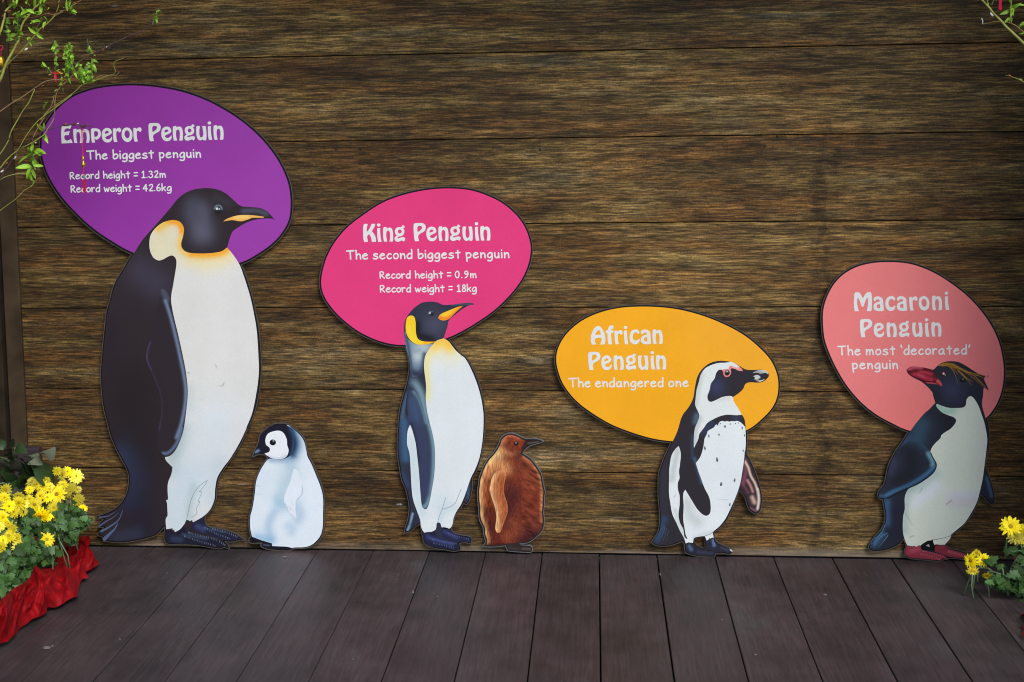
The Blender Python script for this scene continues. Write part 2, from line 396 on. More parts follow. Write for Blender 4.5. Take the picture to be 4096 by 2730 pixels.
SG = {  # handwriting letters: width, pen lines (y up, x-height 20)
 'T': (28, [[(0,31.5),(28,32.5)],[(13.5,31.5),(15.5,0)]]),
 'h': (18, [[(0,34),(1.5,17),(2,0)],[(2,12),(7,18),(13,19),(17,13),(18,0)]]),
 'e': (19, [[(2,11),(10,13),(17,15),(14,19.5),(8,20),(2,15),(0,8),(4,1.5),(11,0),(19,4)]]),
 'b': (19, [[(0,35),(1,18),(2,1),(10,.5),(17,5),(19,12),(14,18),(7,17),(2,12)]]),
 'i': (1.5, [[(0,19.5),(1.5,0)],[(0,29),(.3,29.6)]]),
 'g': (18, [[(17,18),(11,20),(4,16),(0,9),(3,2),(10,1),(16,8),(17.5,18),(18,0),(16,-9),(9,-12),(1,-10)]]),
 's': (17, [[(16,18.5),(9,20),(2,16.5),(3,12.5),(10,10.5),(16,8),(17,3.5),(11,.3),(4,.3),(0,2)]]),
 't': (17, [[(8,30),(9,15),(10,0)],[(0,20.5),(17,21.5)]]),
 'p': (18, [[(0,20),(2,0),(3.5,-13)],[(1.5,13),(6,19),(13,19),(18,12),(15,3),(8,.5),(3,2)]]),
 'n': (17, [[(0,20),(1.5,0)],[(1.5,10),(6,17),(11,19),(15.5,14),(17,0)]]),
 'u': (17, [[(0,19.5),(1,6),(6,.3),(11,1),(15,7)],[(15,19.5),(16,8),(17,0)]]),
 'R': (21, [[(0,29),(1.5,0)],[(0,29),(9,31),(17,26),(14,18),(2,13.5)],[(5,14),(21,0)]]),
 'c': (16, [[(15,17.5),(9,20),(3,15),(0,8),(4,1),(10,0),(16,3)]]),
 'o': (18, [[(9,20),(2,16),(0,9),(4,1),(10,0),(17,5),(18,13),(14,19),(9,20),(7,19.5)]]),
 'r': (14, [[(0,20),(1.5,0)],[(1.5,12),(5,18),(10,20),(14,18.5)]]),
 'd': (18, [[(17.5,35),(18,0)],[(17.5,16),(10,20),(3,15),(0,8),(4,1),(11,0),(17.5,7)]]),
 'w': (25, [[(0,19),(3,9),(6,0)],[(6,0),(12,16)],[(12,16),(18,0)],[(18,0),(22,9),(25,19)]]),
 '=': (16, [[(0,24),(16,24.5)],[(0,9),(16,9.5)]]),
 'a': (21, [[(17,18),(10,20),(3,15),(0,8),(4,1),(11,1),(16,8),(17,18),(18,4),(21,0)]]),
 'm': (26, [[(0,20),(1,0)],[(1,10),(5,17),(9,19),(12,14),(12.5,0)],[(12.5,11),(17,18),(21,19),(24,13),(26,0)]]),
 'k': (17, [[(0,34),(1,0)],[(16,19),(1,9)],[(6,12),(17,0)]]),
 '1': (16, [[(1,24),(8,31)],[(8,31),(8.5,0)],[(1,0),(16,0)]]),
 '.': (.6, [[(0,1),(.6,1)]]),
 '3': (18, [[(1,28),(9,31),(15,26),(13,19),(7,17),(15,15),(18,8),(14,1),(6,0),(0,4)]]),
 '2': (18, [[(1,25),(7,31),(14,30),(16,23),(11,13),(1,1,1),(18,1)]]),
 '4': (20, [[(14.5,0),(13.5,31)],[(13.5,31),(0,11)],[(0,11),(20,11)]]),
 '6': (17, [[(13,32),(6,24),(1,14),(2,4),(9,0),(16,3),(17,11),(11,16),(3,11)]]),
 '8': (17, [[(9,17),(3,22),(4,29),(10,31),(15,27),(13,20),(8,16),(2,10),(2,3),(9,0),(16,4),(15,12),(9,17)]]),
 '9': (16, [[(15,22),(9,16),(2,19),(2,27),(9,31),(15,27),(16,16),(11,5),(3,0)]]),
 '0': (18, [[(10,31),(3,26),(0,15),(4,3),(10,0),(16,6),(18,17),(15,28),(10,31),(8,30.5)]]),
 '<': (2, [[(0,35),(2,26)]]), '>': (4, [[(4,35),(0,26)]]),
}
def writing(parent, words, wid, hs, level, name='lettering'):
    """words: (text, x_left, x_right, baseline_left, baseline_right) outer extents in photo px"""
    outs = []
    for tx, xa, xb, ya, yb in words:
        xa += wid / 2; xb -= wid / 2
        tot = sum(SG[c][0] for c in tx) * hs
        n = len(tx) - 1
        gap = (xb - xa - tot) / n if n else 0
        sx = hs
        if n and gap < wid * 1.25:     # squeeze letters a little rather than let them touch
            gap = wid * 1.25; sx = (xb - xa - gap * n) / sum(SG[c][0] for c in tx)
        x = xa
        for ch in tx:
            wd, lines = SG[ch]
            for ln in lines:
                a = np.array([(x + p[0] * sx, 0, 1.0 if len(p) > 2 else 0.0) for p in ln])
                a[:, 1] = ya + (yb - ya) * (a[:, 0] - xa) / max(xb - xa, 1) - np.array([p[1] for p in ln]) * hs
                outs.append(strokepoly(smooth(a, False, 2.6), wid))
            x += wd * sx + gap
    return sheet(name, parent, None, TXT, level, outers=outs)

# ------------------------------------------------------------------ wood
def ramp(n, stops, interp='LINEAR'):
    r = n.nodes.new('ShaderNodeValToRGB'); e = r.color_ramp.elements; r.color_ramp.interpolation = interp
    while len(e) > 1: e.remove(e[-1])
    e[0].position = stops[0][0]; e[0].color = tuple(stops[0][1]) + (1,)
    for p, c in stops[1:]:
        k = e.new(p); k.color = tuple(c) + (1,)
    return r
def wood_wall():
    mt, n, b = nodes('weathered_brown_boards'); L = n.links.new
    tc = n.nodes.new('ShaderNodeTexCoord'); oi = n.nodes.new('ShaderNodeObjectInfo')
    rv = n.nodes.new('ShaderNodeVectorMath'); rv.operation = 'SCALE'; rv.inputs[0].default_value = (37.0, 5.0, 11.0)
    L(oi.outputs['Random'], rv.inputs['Scale'])
    ad = n.nodes.new('ShaderNodeVectorMath'); ad.operation = 'ADD'; L(tc.outputs['Object'], ad.inputs[0]); L(rv.outputs[0], ad.inputs[1])
    def noise(sc, scale, det, ro, dist=0.0):
        v = n.nodes.new('ShaderNodeVectorMath'); v.operation = 'MULTIPLY'; v.inputs[1].default_value = sc; L(wv.outputs[0], v.inputs[0])
        z = n.nodes.new('ShaderNodeTexNoise'); z.inputs['Scale'].default_value = scale; z.inputs['Detail'].default_value = det
        z.inputs['Roughness'].default_value = ro; z.inputs['Distortion'].default_value = dist; L(v.outputs[0], z.inputs['Vector'])
        return z.outputs[0]
    # slight waviness of the grain
    wn = n.nodes.new('ShaderNodeTexNoise'); wn.inputs['Scale'].default_value = 2.2; wn.inputs['Detail'].default_value = 3
    L(ad.outputs[0], wn.inputs['Vector'])
    ws = n.nodes.new('ShaderNodeVectorMath'); ws.operation = 'MULTIPLY_ADD'; ws.inputs[1].default_value = (0, 0, .012); L(wn.outputs[1], ws.inputs[0]); L(ad.outputs[0], ws.inputs[2])
    wv = ws
    big = noise((.75, 1, 3.6), 1.7, 5, .6, .0)
    hue = noise((.8, 1, 7), 1.9, 4, .6)
    mid = noise((.8, 1, 11), 1.8, 5, .66, .0)
    fine = noise((4.0, 1, 72), 1.9, 3, .7, .0)
    fib = noise((7, 1, 130), 1.9, 2, .7)
    brk = noise((8, 1, 30), 2.0, 6, .8)
    cnv = noise((1, 1, 1), 210, 2, .6)
    c1 = ramp(n, [(.32, (.016, .010, .005)), (.42, (.036, .022, .009)), (.50, (.066, .040, .015)), (.57, (.120, .080, .028)), (.65, (.165, .130, .060)), (.76, (.175, .158, .098))])
    L(big, c1.inputs[0])
    c2 = ramp(n, [(.30, (.035, .024, .010)), (.42, (.112, .056, .013)), (.50, (.058, .038, .015)), (.60, (.14, .095, .028)), (.70, (.066, .064, .042))])
    L(hue, c2.inputs[0])
    m1 = n.nodes.new('ShaderNodeMix'); m1.data_type = 'RGBA'; m1.inputs[0].default_value = .55
    L(c1.outputs[0], m1.inputs[6]); L(c2.outputs[0], m1.inputs[7])
    r3 = n.nodes.new('ShaderNodeMapRange'); r3.inputs[1].default_value = .36; r3.inputs[2].default_value = .64; r3.inputs[3].default_value = .58; r3.inputs[4].default_value = 1.48
    L(mid, r3.inputs[0])
    r4 = n.nodes.new('ShaderNodeMapRange'); r4.inputs[1].default_value = .43; r4.inputs[2].default_value = .57; r4.inputs[3].default_value = .60; r4.inputs[4].default_value = 1.32
    L(fine, r4.inputs[0])
    r5 = n.nodes.new('ShaderNodeMapRange'); r5.inputs[1].default_value = .44; r5.inputs[2].default_value = .56; r5.inputs[3].default_value = .55; r5.inputs[4].default_value = 1.42
    L(fib, r5.inputs[0])
    r6 = n.nodes.new('ShaderNodeMapRange'); r6.inputs[1].default_value = .38; r6.inputs[2].default_value = .62; r6.inputs[3].default_value = .74; r6.inputs[4].default_value = 1.28; L(brk, r6.inputs[0])
    r7 = n.nodes.new('ShaderNodeMapRange'); r7.inputs[1].default_value = .35; r7.inputs[2].default_value = .65; r7.inputs[3].default_value = .72; r7.inputs[4].default_value = 1.28; L(cnv, r7.inputs[0])
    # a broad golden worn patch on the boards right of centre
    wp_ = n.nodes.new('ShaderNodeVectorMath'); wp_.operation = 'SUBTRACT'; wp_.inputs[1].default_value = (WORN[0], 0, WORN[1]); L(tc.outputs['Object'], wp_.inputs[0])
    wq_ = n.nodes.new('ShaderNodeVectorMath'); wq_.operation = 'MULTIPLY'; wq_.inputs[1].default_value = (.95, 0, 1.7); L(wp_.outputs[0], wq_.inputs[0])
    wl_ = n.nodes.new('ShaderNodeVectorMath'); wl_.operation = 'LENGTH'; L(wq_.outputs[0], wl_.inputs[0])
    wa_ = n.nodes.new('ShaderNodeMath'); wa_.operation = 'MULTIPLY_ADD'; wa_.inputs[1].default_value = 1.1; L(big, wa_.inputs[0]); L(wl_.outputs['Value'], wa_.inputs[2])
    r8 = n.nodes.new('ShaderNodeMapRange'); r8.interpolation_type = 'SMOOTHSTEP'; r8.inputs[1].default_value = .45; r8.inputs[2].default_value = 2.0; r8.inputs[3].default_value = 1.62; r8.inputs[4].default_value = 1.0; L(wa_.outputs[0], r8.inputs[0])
    # old vertical stain where two boards were once joined
    sp = n.nodes.new('ShaderNodeSeparateXYZ'); L(tc.outputs['Object'], sp.inputs[0])
    sx = n.nodes.new('ShaderNodeMath'); sx.operation = 'SUBTRACT'; L(sp.outputs[0], sx.inputs[0]); sx.inputs[1].default_value = STAIN_X
    dn = noise((9, 1, 7), 1.3, 5, .6)
    sw = n.nodes.new('ShaderNodeMath'); sw.operation = 'MULTIPLY_ADD'; L(dn, sw.inputs[0]); sw.inputs[1].default_value = .26; L(sx.outputs[0], sw.inputs[2])
    s2 = n.nodes.new('ShaderNodeMath'); s2.operation = 'SUBTRACT'; L(sw.outputs[0], s2.inputs[0]); s2.inputs[1].default_value = .13
    s3 = n.nodes.new('ShaderNodeMath'); s3.operation = 'ABSOLUTE'; L(s2.outputs[0], s3.inputs[0])
    s4 = n.nodes.new('ShaderNodeMapRange'); s4.interpolation_type = 'SMOOTHSTEP'; s4.inputs[1].default_value = .0; s4.inputs[2].default_value = .040; s4.inputs[3].default_value = .56; s4.inputs[4].default_value = 1.0
    L(s3.outputs[0], s4.inputs[0])
    sm = n.nodes.new('ShaderNodeMapRange'); sm.inputs[1].default_value = 1.4; sm.inputs[2].default_value = 1.6; sm.inputs[3].default_value = 0; sm.inputs[4].default_value = 1.0; L(sp.outputs[2], sm.inputs[0])
    s5 = n.nodes.new('ShaderNodeMath'); s5.operation = 'MAXIMUM'; L(s4.outputs[0], s5.inputs[0]); L(sm.outputs[0], s5.inputs[1]); s4 = s5
    k = r3.outputs[0]
    # worn edges of each board: object colour carries how weathered the board is
    vr = n.nodes.new('ShaderNodeTexVoronoi'); vr.feature = 'F1'; vr.inputs['Scale'].default_value = 1.0
    vv = n.nodes.new('ShaderNodeVectorMath'); vv.operation = 'MULTIPLY'; vv.inputs[1].default_value = (9, 1, 26); L(ad.outputs[0], vv.inputs[0]); L(vv.outputs[0], vr.inputs['Vector'])
    kn = n.nodes.new('ShaderNodeMapRange'); kn.inputs[1].default_value = .03; kn.inputs[2].default_value = .10; kn.inputs[3].default_value = .45; kn.inputs[4].default_value = 1.0; L(vr.outputs['Distance'], kn.inputs[0])
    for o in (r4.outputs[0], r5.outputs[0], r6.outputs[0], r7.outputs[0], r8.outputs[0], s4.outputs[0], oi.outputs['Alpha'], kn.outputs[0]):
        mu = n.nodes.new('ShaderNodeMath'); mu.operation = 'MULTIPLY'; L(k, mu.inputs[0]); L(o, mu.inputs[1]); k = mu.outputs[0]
    sc = n.nodes.new('ShaderNodeVectorMath'); sc.operation = 'SCALE'; L(m1.outputs[2], sc.inputs[0]); L(k, sc.inputs['Scale'])
    # pale scuffed wear along the very foot of the wall
    wz = n.nodes.new('ShaderNodeMapRange'); wz.inputs[1].default_value = .05; wz.inputs[2].default_value = .012; wz.inputs[3].default_value = -.2; wz.inputs[4].default_value = .7; L(sp.outputs[2], wz.inputs[0])
    wf = n.nodes.new('ShaderNodeMath'); wf.operation = 'MULTIPLY'; L(wz.outputs[0], wf.inputs[0]); wn2 = n.nodes.new('ShaderNodeMapRange'); wn2.inputs[1].default_value = .42; wn2.inputs[2].default_value = .58; L(mid, wn2.inputs[0]); L(wn2.outputs[0], wf.inputs[1]); wf.use_clamp = True
    wm = n.nodes.new('ShaderNodeMix'); wm.data_type = 'RGBA'; L(wf.outputs[0], wm.inputs[0]); L(sc.outputs[0], wm.inputs[6]); wm.inputs[7].default_value = (.21, .19, .15, 1)
    tn = n.nodes.new('ShaderNodeVectorMath'); tn.operation = 'MULTIPLY'; L(wm.outputs[2], tn.inputs[0]); L(oi.outputs['Color'], tn.inputs[1])
    L(tn.outputs[0], b.inputs['Base Color'])
    b.inputs['Roughness'].default_value = .62; b.inputs['Specular IOR Level'].default_value = .2
    bp = n.nodes.new('ShaderNodeBump'); bp.inputs['Strength'].default_value = .5; bp.inputs['Distance'].default_value = .0015
    L(fine, bp.inputs['Height']); L(bp.outputs[0], b.inputs['Normal'])
    return mt
def wood_floor():
    mt, n, b = nodes('dark_stained_decking'); L = n.links.new
    tc = n.nodes.new('ShaderNodeTexCoord'); oi = n.nodes.new('ShaderNodeObjectInfo')
    rv = n.nodes.new('ShaderNodeVectorMath'); rv.operation = 'SCALE'; rv.inputs[0].default_value = (17.0, 31.0, 5.0)
    L(oi.outputs['Random'], rv.inputs['Scale'])
    ad = n.nodes.new('ShaderNodeVectorMath'); ad.operation = 'ADD'; L(tc.outputs['Object'], ad.inputs[0]); L(rv.outputs[0], ad.inputs[1])
    def noise(sc, scale, det, ro, src=None):
        v = n.nodes.new('ShaderNodeVectorMath'); v.operation = 'MULTIPLY'; v.inputs[1].default_value = sc; L((src or ad).outputs[0], v.inputs[0])
        z = n.nodes.new('ShaderNodeTexNoise'); z.inputs['Scale'].default_value = scale; z.inputs['Detail'].default_value = det
        z.inputs['Roughness'].default_value = ro; L(v.outputs[0], z.inputs['Vector'])
        return z.outputs[0]
    big = noise((2.2, 1, 1), 2.0, 6, .6); fine = noise((85, 3, 5), 1.6, 4, .75); blot = noise((1, 1, 1), 7, 7, .65)
    spk = noise((1, .6, 1), 60, 3, .6)
    c1 = ramp(n, [(.3, (.036, .028, .029)), (.45, (.050, .038, .039)), (.56, (.061, .042, .044)), (.7, (.061, .053, .054))]); L(big, c1.inputs[0])
    k = None
    for o, lo, hi, a, c in ((fine, .36, .64, .76, 1.24), (blot, .3, .7, .74, 1.28)):
        r = n.nodes.new('ShaderNodeMapRange'); r.inputs[1].default_value = lo; r.inputs[2].default_value = hi; r.inputs[3].default_value = a; r.inputs[4].default_value = c
        L(o, r.inputs[0])
        if k is None: k = r.outputs[0]
        else:
            mu = n.nodes.new('ShaderNodeMath'); mu.operation = 'MULTIPLY'; L(k, mu.inputs[0]); L(r.outputs[0], mu.inputs[1]); k = mu.outputs[0]
    pv = n.nodes.new('ShaderNodeMapRange'); pv.inputs[3].default_value = .86; pv.inputs[4].default_value = 1.12; L(oi.outputs['Random'], pv.inputs[0])
    mu = n.nodes.new('ShaderNodeMath'); mu.operation = 'MULTIPLY'; L(k, mu.inputs[0]); L(pv.outputs[0], mu.inputs[1]); k = mu.outputs[0]
    sc = n.nodes.new('ShaderNodeVectorMath'); sc.operation = 'SCALE'; L(c1.outputs[0], sc.inputs[0]); L(k, sc.inputs['Scale'])
    # pale scuffs
    r = n.nodes.new('ShaderNodeMapRange'); r.inputs[1].default_value = .70; r.inputs[2].default_value = .80; r.inputs[3].default_value = 0; r.inputs[4].default_value = .6; L(spk, r.inputs[0])
    mx = n.nodes.new('ShaderNodeMix'); mx.data_type = 'RGBA'; L(r.outputs[0], mx.inputs[0]); L(sc.outputs[0], mx.inputs[6]); mx.inputs[7].default_value = (.16, .13, .13, 1)
    L(mx.outputs[2], b.inputs['Base Color'])
    rr = n.nodes.new('ShaderNodeMapRange'); rr.inputs[3].default_value = .42; rr.inputs[4].default_value = .66; L(blot, rr.inputs[0]); L(rr.outputs[0], b.inputs['Roughness'])
    b.inputs['Specular IOR Level'].default_value = .32
    bp = n.nodes.new('ShaderNodeBump'); bp.inputs['Strength'].default_value = .45; bp.inputs['Distance'].default_value = .0012
    L(fine, bp.inputs['Height']); L(bp.outputs[0], b.inputs['Normal'])
    return mt
STAIN_X = at(3285, 1300, 0).x - .5 * (at(42, 900, 0).x + at(4170, 1300, 0).x)   # boards' own coordinates start at the wall's middle
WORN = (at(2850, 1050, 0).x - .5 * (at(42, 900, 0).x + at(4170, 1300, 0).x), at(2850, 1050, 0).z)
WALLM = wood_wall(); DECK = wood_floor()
GAP = mat('joint_shadow_timber', (.012, .009, .007), .9)

# ------------------------------------------------------------------ setting
gx, gf = box(-60, 60, -60, 60, -.9, -.45)
g = obj('ground', gx, gf, mat('grey_paving', (.22, .21, .2), .8, noise=.15, nscale=3)); g['kind'] = 'structure'
XL = at(42, 900, 0).x; XR = at(4170, 1300, 0).x
wall = thing('plank_wall', 'weathered brown horizontal plank wall behind the penguin boards', 'wall', ((XL + XR) / 2, 0, 0))
v, f = box(XL - .15, XR + .15, .022, .06, -.02, 2.75); obj('backing_frame', v, f, GAP, wall)
zt = [1.801 + .3 * k for k in (3, 2, 1)] + [1.801, 1.501, 1.201, .901, .601, .301, .004]
for a in range(len(zt) - 1):
    t_, b_ = zt[a], zt[a + 1]
    pr = random.uniform(-.0012, .0012)
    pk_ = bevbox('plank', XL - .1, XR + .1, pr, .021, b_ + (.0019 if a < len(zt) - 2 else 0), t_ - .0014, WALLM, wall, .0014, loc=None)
    pk_.color = [(1,1,1,1),(1.04,1,.96,1.06),(1.04,1,.94,1.14),(1.06,1,.94,.98),(1.10,1,.92,.86),(1.08,1,.94,.98),(1.08,1,.98,1.0),(1.12,1,.93,1.0),(1.10,1,.98,.98),(1.10,1.02,1.04,1.2)][a]
floor_v, floor_f = box(XL - .3, XR + .5, -2.6, .06, -.45, -.034)
fl = obj('floor', floor_v, floor_f, GAP); fl['kind'] = 'structure'
WF, X0 = .2063, -1.634
k0 = int(math.floor((XL - .2 - X0) / WF)); k1 = int(math.ceil((XR + .4 - X0) / WF))
GAPS = {5: .003, 6: .003, 7: .004, 8: .0048, 9: .0045, 10: .0038, 11: .0035, 12: .004, 13: .004}
for k in range(k0, k1):
    xa = X0 + k * WF; ga = GAPS.get(k, .0022) / 2; gb = GAPS.get(k + 1, .0022) / 2
    dz = random.uniform(-.0012, .0008)
    bevbox('floorboard', xa + ga, xa + WF - gb, -2.6, .0 - .001, -.032, dz, DECK, fl, .0018)
SCUFF = mat('pale_paint_scuff', (.20, .18, .18), .8, noise=.4, nscale=200)
rsc = random.Random(5)
for (x, y, a, b_) in ((187,2594,17,6),(210,2588,8,3),(1652,2372,4,9),(1750,2389,4,3),(2888,2483,5,3),(3023,2622,7,4),(670,2296,6,2),(1414,2640,5,3),(3300,2382,10,4),(2641,2300,3,7),(480,2560,5,3),(1140,2230,10,3),(2750,2215,16,4)):
    c = atf(x, y); V = []
    for q in range(11):
        an = 6.283 * q / 11; r_ = rsc.uniform(.55, 1.15); p = atf(x + a * r_ * math.cos(an), y + b_ * r_ * math.sin(an)); V.append((p.x, p.y, .0022))
    obj('scuff_mark', V, [tuple(range(11))], SCUFF, fl)
for (x, y, a, b_) in ((970,1938,24,2.2),(1598,2018,14,5),(2050,150,5,3),(460,25,14,2)):
    V = []
    for q in range(10):
        an = 6.283 * q / 10; r_ = rsc.uniform(.6, 1.1); p = at(x + a * r_ * math.cos(an), y + b_ * r_ * math.sin(an), .0022); V.append(tuple(p))
    obj('scuff_mark', V, [tuple(range(10))], SCUFF, wall)
NAIL = mat('dark_nail', (.02, .015, .01), .5, metal=.5)
for (x, y) in ((1346,597),(1443,596),(2140,30),(2160,598),(3060,584),(1558,2156),(3110,545)):
    p = at(x, y, 0); v, f = lathe([(.0002, -.0035), (.0035, -.003), (.0042, -.001), (.0042, .004)], (0, 0, 0), 10)
    obj('nail', [(p.x + q[0], q[2], p.z + q[1]) for q in v], f, NAIL, wall)
# left corner: two trim posts and the side wall of the stage; the unseen right side wall is added to shade that end
SIDE = wood_wall(); SIDE.name = 'side_boards'
TRIM = mat('brown_painted_trim', (.050, .033, .019), .85, spec=.12, noise=.45, nscale=9, bump=.2)
POST = mat('dark_brown_post_paint', (.024, .017, .011), .85, spec=.12, noise=.45, nscale=12, bump=.25)
cp = thing('corner_trim', 'tall brown corner trim boards left of the purple oval', 'trim', (XL, -.02, 0))
xt = at(78, 1000, 0).x
bevbox('trim_board', xt - .062, xt, -.022, -.003, .001, 2.7, TRIM, cp, .003)
bevbox('trim_board', xt - .128, xt - .066, -.052, -.003, .001, 2.7, POST, cp, .004)
bevbox('trim_board', xt - .20, xt - .132, -.09, -.003, .001, 2.7, TRIM, cp, .004)
# small plinth block at the foot of the trim
pb = at(130, 1800, .05)
bx_ = thing('plinth_block', 'small dark purple block against the corner trim behind the leaves', 'block', (pb.x, -.05, 0))
bevbox('block', at(60, 1800, .05).x, at(160, 1800, .05).x, -.07, -.024, .0015, at(120, 1790, .05).z, mat('plum_paint', (.04, .028, .035), .45, noise=.2), bx_, .004)
for nm, xx, lab in (('side_wall', xt - .20, 'dark side wall of the stage left of the corner trim'), ('side_wall', XR + .10, 'unseen side wall added beyond the right edge to shade that end')):
    sw_ = thing(nm, lab, 'wall', (xx, -.6, 0))
    s_ = -1 if xx < 0 else 1
    DEEP = 1.1 if xx < 0 else .88  # right depth sets how far its shade spreads along the plank wall
    for q in range(9):
        za = .001 + .3 * q
        v, f = box(min(xx, xx + s_ * .03), max(xx, xx + s_ * .03), -DEEP, -.1 if s_ < 0 else -.003, za, za + .298); obj('plank', v, f, POST, sw_)
shade_roof = thing('shade_canopy', 'unseen dark timber boards added above the plank wall to shade its top', 'shade_canopy', (0, -.5, 2.75))  # unseen overhang added to darken the top of the plank wall
for q in range(5):
    v, f = box(XL - .3, XR + .3, -1.05 + q * .22, -1.05 + q * .22 + .215, 2.76, 2.79); obj('board', v, f, POST, shade_roof)

# ------------------------------------------------------------------ penguin boards
DK = (48, 40, 45); BK = (24, 20, 22); RIM = 3.0
def board(label, origin_px, outers, holes=(), rim=RIM, ink=BK):
    c = at(origin_px[0], origin_px[1], 0); t = thing('penguin_board', label, 'sign', (c.x, -.02, max(c.z, 0)))
    slab('backing_board', t, [offset(o, rim) for o in outers], [offset(h, -1.0) for h in holes])
    sheet('printed_outline', t, None, ink, 0, outers=outers, holes=holes)
    return t
# ---- emperor penguin with the purple oval
EG = smooth(P('Z1', [(130,560),(150,430),(230,300),(350,190),(500,125),(650,95),(850,84),(1050,100),(1250,140),(1450,215),(1650,330),(1800,450),(1920,580),(2010,720),(2065,860),(2082,1000),(2070,1130),(2020,1230),(1940,1320),(1830,1400),(1690,1472),(1450,1530),(1150,1500),(850,1395),(700,1315),(550,1215),(420,1100),(300,970),(200,820),(145,680)]), True, 8)
EM = smooth(P('Z2', [(1350,128),(1480,140),(1590,190),(1680,270),(1740,315),(1830,325),(1930,335),(2010,370),(2070,430),(2105,476,1),(2000,468),(1900,478),(1800,510),(1710,560),(1655,605),(1625,680),(1605,755,1),(1650,815),(1730,935),(1780,1050),(1840,1240),(1885,1440)],
              'Z3', [(1920,330),(1940,580),(1940,800),(1915,1000),(1870,1190),(1800,1360)],
              'Z4', [(1985,0),(1900,195),(1800,360),(1700,500),(1640,610),(1615,720),(1605,850),(1560,960),(1500,1025),(1480,1060),(1485,1130),(1530,1170),(1650,1190),(1800,1235),(1890,1285),(1935,1320,1),(1880,1312),(1800,1333),(1700,1328,1),(1740,1370),(1757,1418,1),(1700,1395),(1650,1412),(1560,1400),(1450,1380),(1300,1365),(1070,1358),(1025,1320),(1020,1250),(1030,1160,1),(1000,1180),(930,1250),(830,1290),(640,1330),(480,1340),(330,1325,1),(335,1290),(255,1255,1),(320,1190),(330,1165,1),(260,1168,1),(290,1120),(330,1075,1),(235,1052,1),(330,1020),(440,970),(530,890),(590,780),(612,680),(612,570),(580,480),(520,370),(450,230),(400,100)],
              'Z3', [(345,1307),(300,1130),(275,900),(275,700),(300,400),(330,120)],
              'Z2', [(355,1350),(410,1150),(500,990),(590,840),(700,670),(850,500),(980,350),(1080,230),(1200,155)]), True, 6)
t = board('purple oval board with a large standing emperor penguin, tallest of the boards', (640, 2190), [offset(EG, 7.5), EM])
sheet('oval_panel', t, EG, (150, 58, 161), 1, [('Z1', [(150,500),(250,800)], 330, (122,42,142), .55), ('Z1', [(2000,700),(2000,1200)], 300, (158,68,170), .5)], grid=14)  # branch shade at the left and sheen at the right painted into the purple
heading(t, [('E',244.6,574.8),('m',292.5,572.8),('p',363.6,571.2),('e',407,570.7),('r',451.6,569),('o',486.6,568.9),('r',533.4,567.5),
            ('P',593.8,565.8),('e',645.1,565.3),('n',691.2,563.4),('g',737.3,563.4),('u',784.6,562.2),('i',831,560.4),('n',853.8,560)], 2)
writing(t, [('The',344.3,431.3,637.4,636.5),('biggest',449.5,616,635.8,633.4),('penguin',634.6,804.6,632,629.8)], 5.9, 1.0, 2)
writing(t, [('Record',278.2,397.4,716.8,714.2),('height',411.4,521.3,714,712.4),('=',534,549.5,712,712),('1.32m',565,663.9,711.4,710.4)], 4.8, .83, 2)
writing(t, [('Record',281.7,400.9,769.8,767.6),('weight',414.4,527.8,767.3,766),('=',541,556.5,766,766),('42.6kg',570.3,686.5,765.2,763.4)], 4.8, .83, 2)
BODY = offset(EM, -4.5)
sheet('body', t, BODY, DK, 2, [
    ('Z3', [(600,900),(650,1500)], 130, (38,32,34), .7), ('Z2', [(700,1020),(850,1120)], 70, (70,66,84), .6),
    ('Z2', [(1290,400),(1330,600)], 48, (96,96,116), .85), ('Z2', [(1230,300),(1260,420)], 34, (70,70,86), .7),
    ('Z2', [(1760,380),(1900,375),(2000,410)], 10, (84,84,100), .75), ('Z2', [(1480,240),(1600,300)], 22, (72,70,80), .3),
    ('Z2', [(1500,400)], 24, (38,32,34), .5),
    ('Z3', [(330,900),(340,600),(390,200)], 26, (44,36,46), .6),
    ('Z4', [(560,330),(650,520),(680,700),(640,850)], 46, (52,62,92), .75), ('Z4', [(700,900),(800,1150)], 70, (34,32,48), .6),
    ('Z4', [(480,1280),(700,1240)], 30, (54,66,92), .45), ('Z4', [(620,160),(760,700)], 60, (38,36,46), .5)], grid=6)
WH = smooth(P('Z2', [(1030,473),(1100,495),(1138,560),(1130,640),(1110,720),(1125,775),(1180,812),(1300,823),(1430,818),(1530,800),(1590,760,1),(1650,832),(1720,940),(1765,1060),(1828,1260),(1868,1440)],
              'Z3', [(1900,330),(1918,600),(1920,780),(1895,980),(1850,1190),(1785,1350)],
              'Z4', [(1965,20),(1880,200),(1780,370),(1690,490),(1625,600),(1600,720),(1590,850),(1545,960),(1470,1040),(1370,1100,1),(1345,1112,1),(1335,1085,1),(1310,1100,1),(1290,1085,1),(1268,1088,1),(1250,1130,1),(1200,1190),(1140,1225,1),(1130,1195,1),(1115,1203,1),(1112,1180,1),(1040,1192,1),(1035,1080),(1057,1035,1),(1050,900),(1040,862,1),(1062,853,1),(1058,680),(1100,560),(1112,485,1),(1040,410),(1025,370,1),(1080,355),(1140,300),(1200,180),(1240,50)],
              'Z3', [(1170,1100),(1178,940),(1160,760),(1130,600),(1080,370),(1025,140)],
              'Z2', [(1005,1290),(1030,1130),(1060,940),(1055,880),(1020,845),(975,855),(920,885),(870,895),(815,860),(780,770),(785,650),(830,570),(900,510),(960,485)]), True, 5)
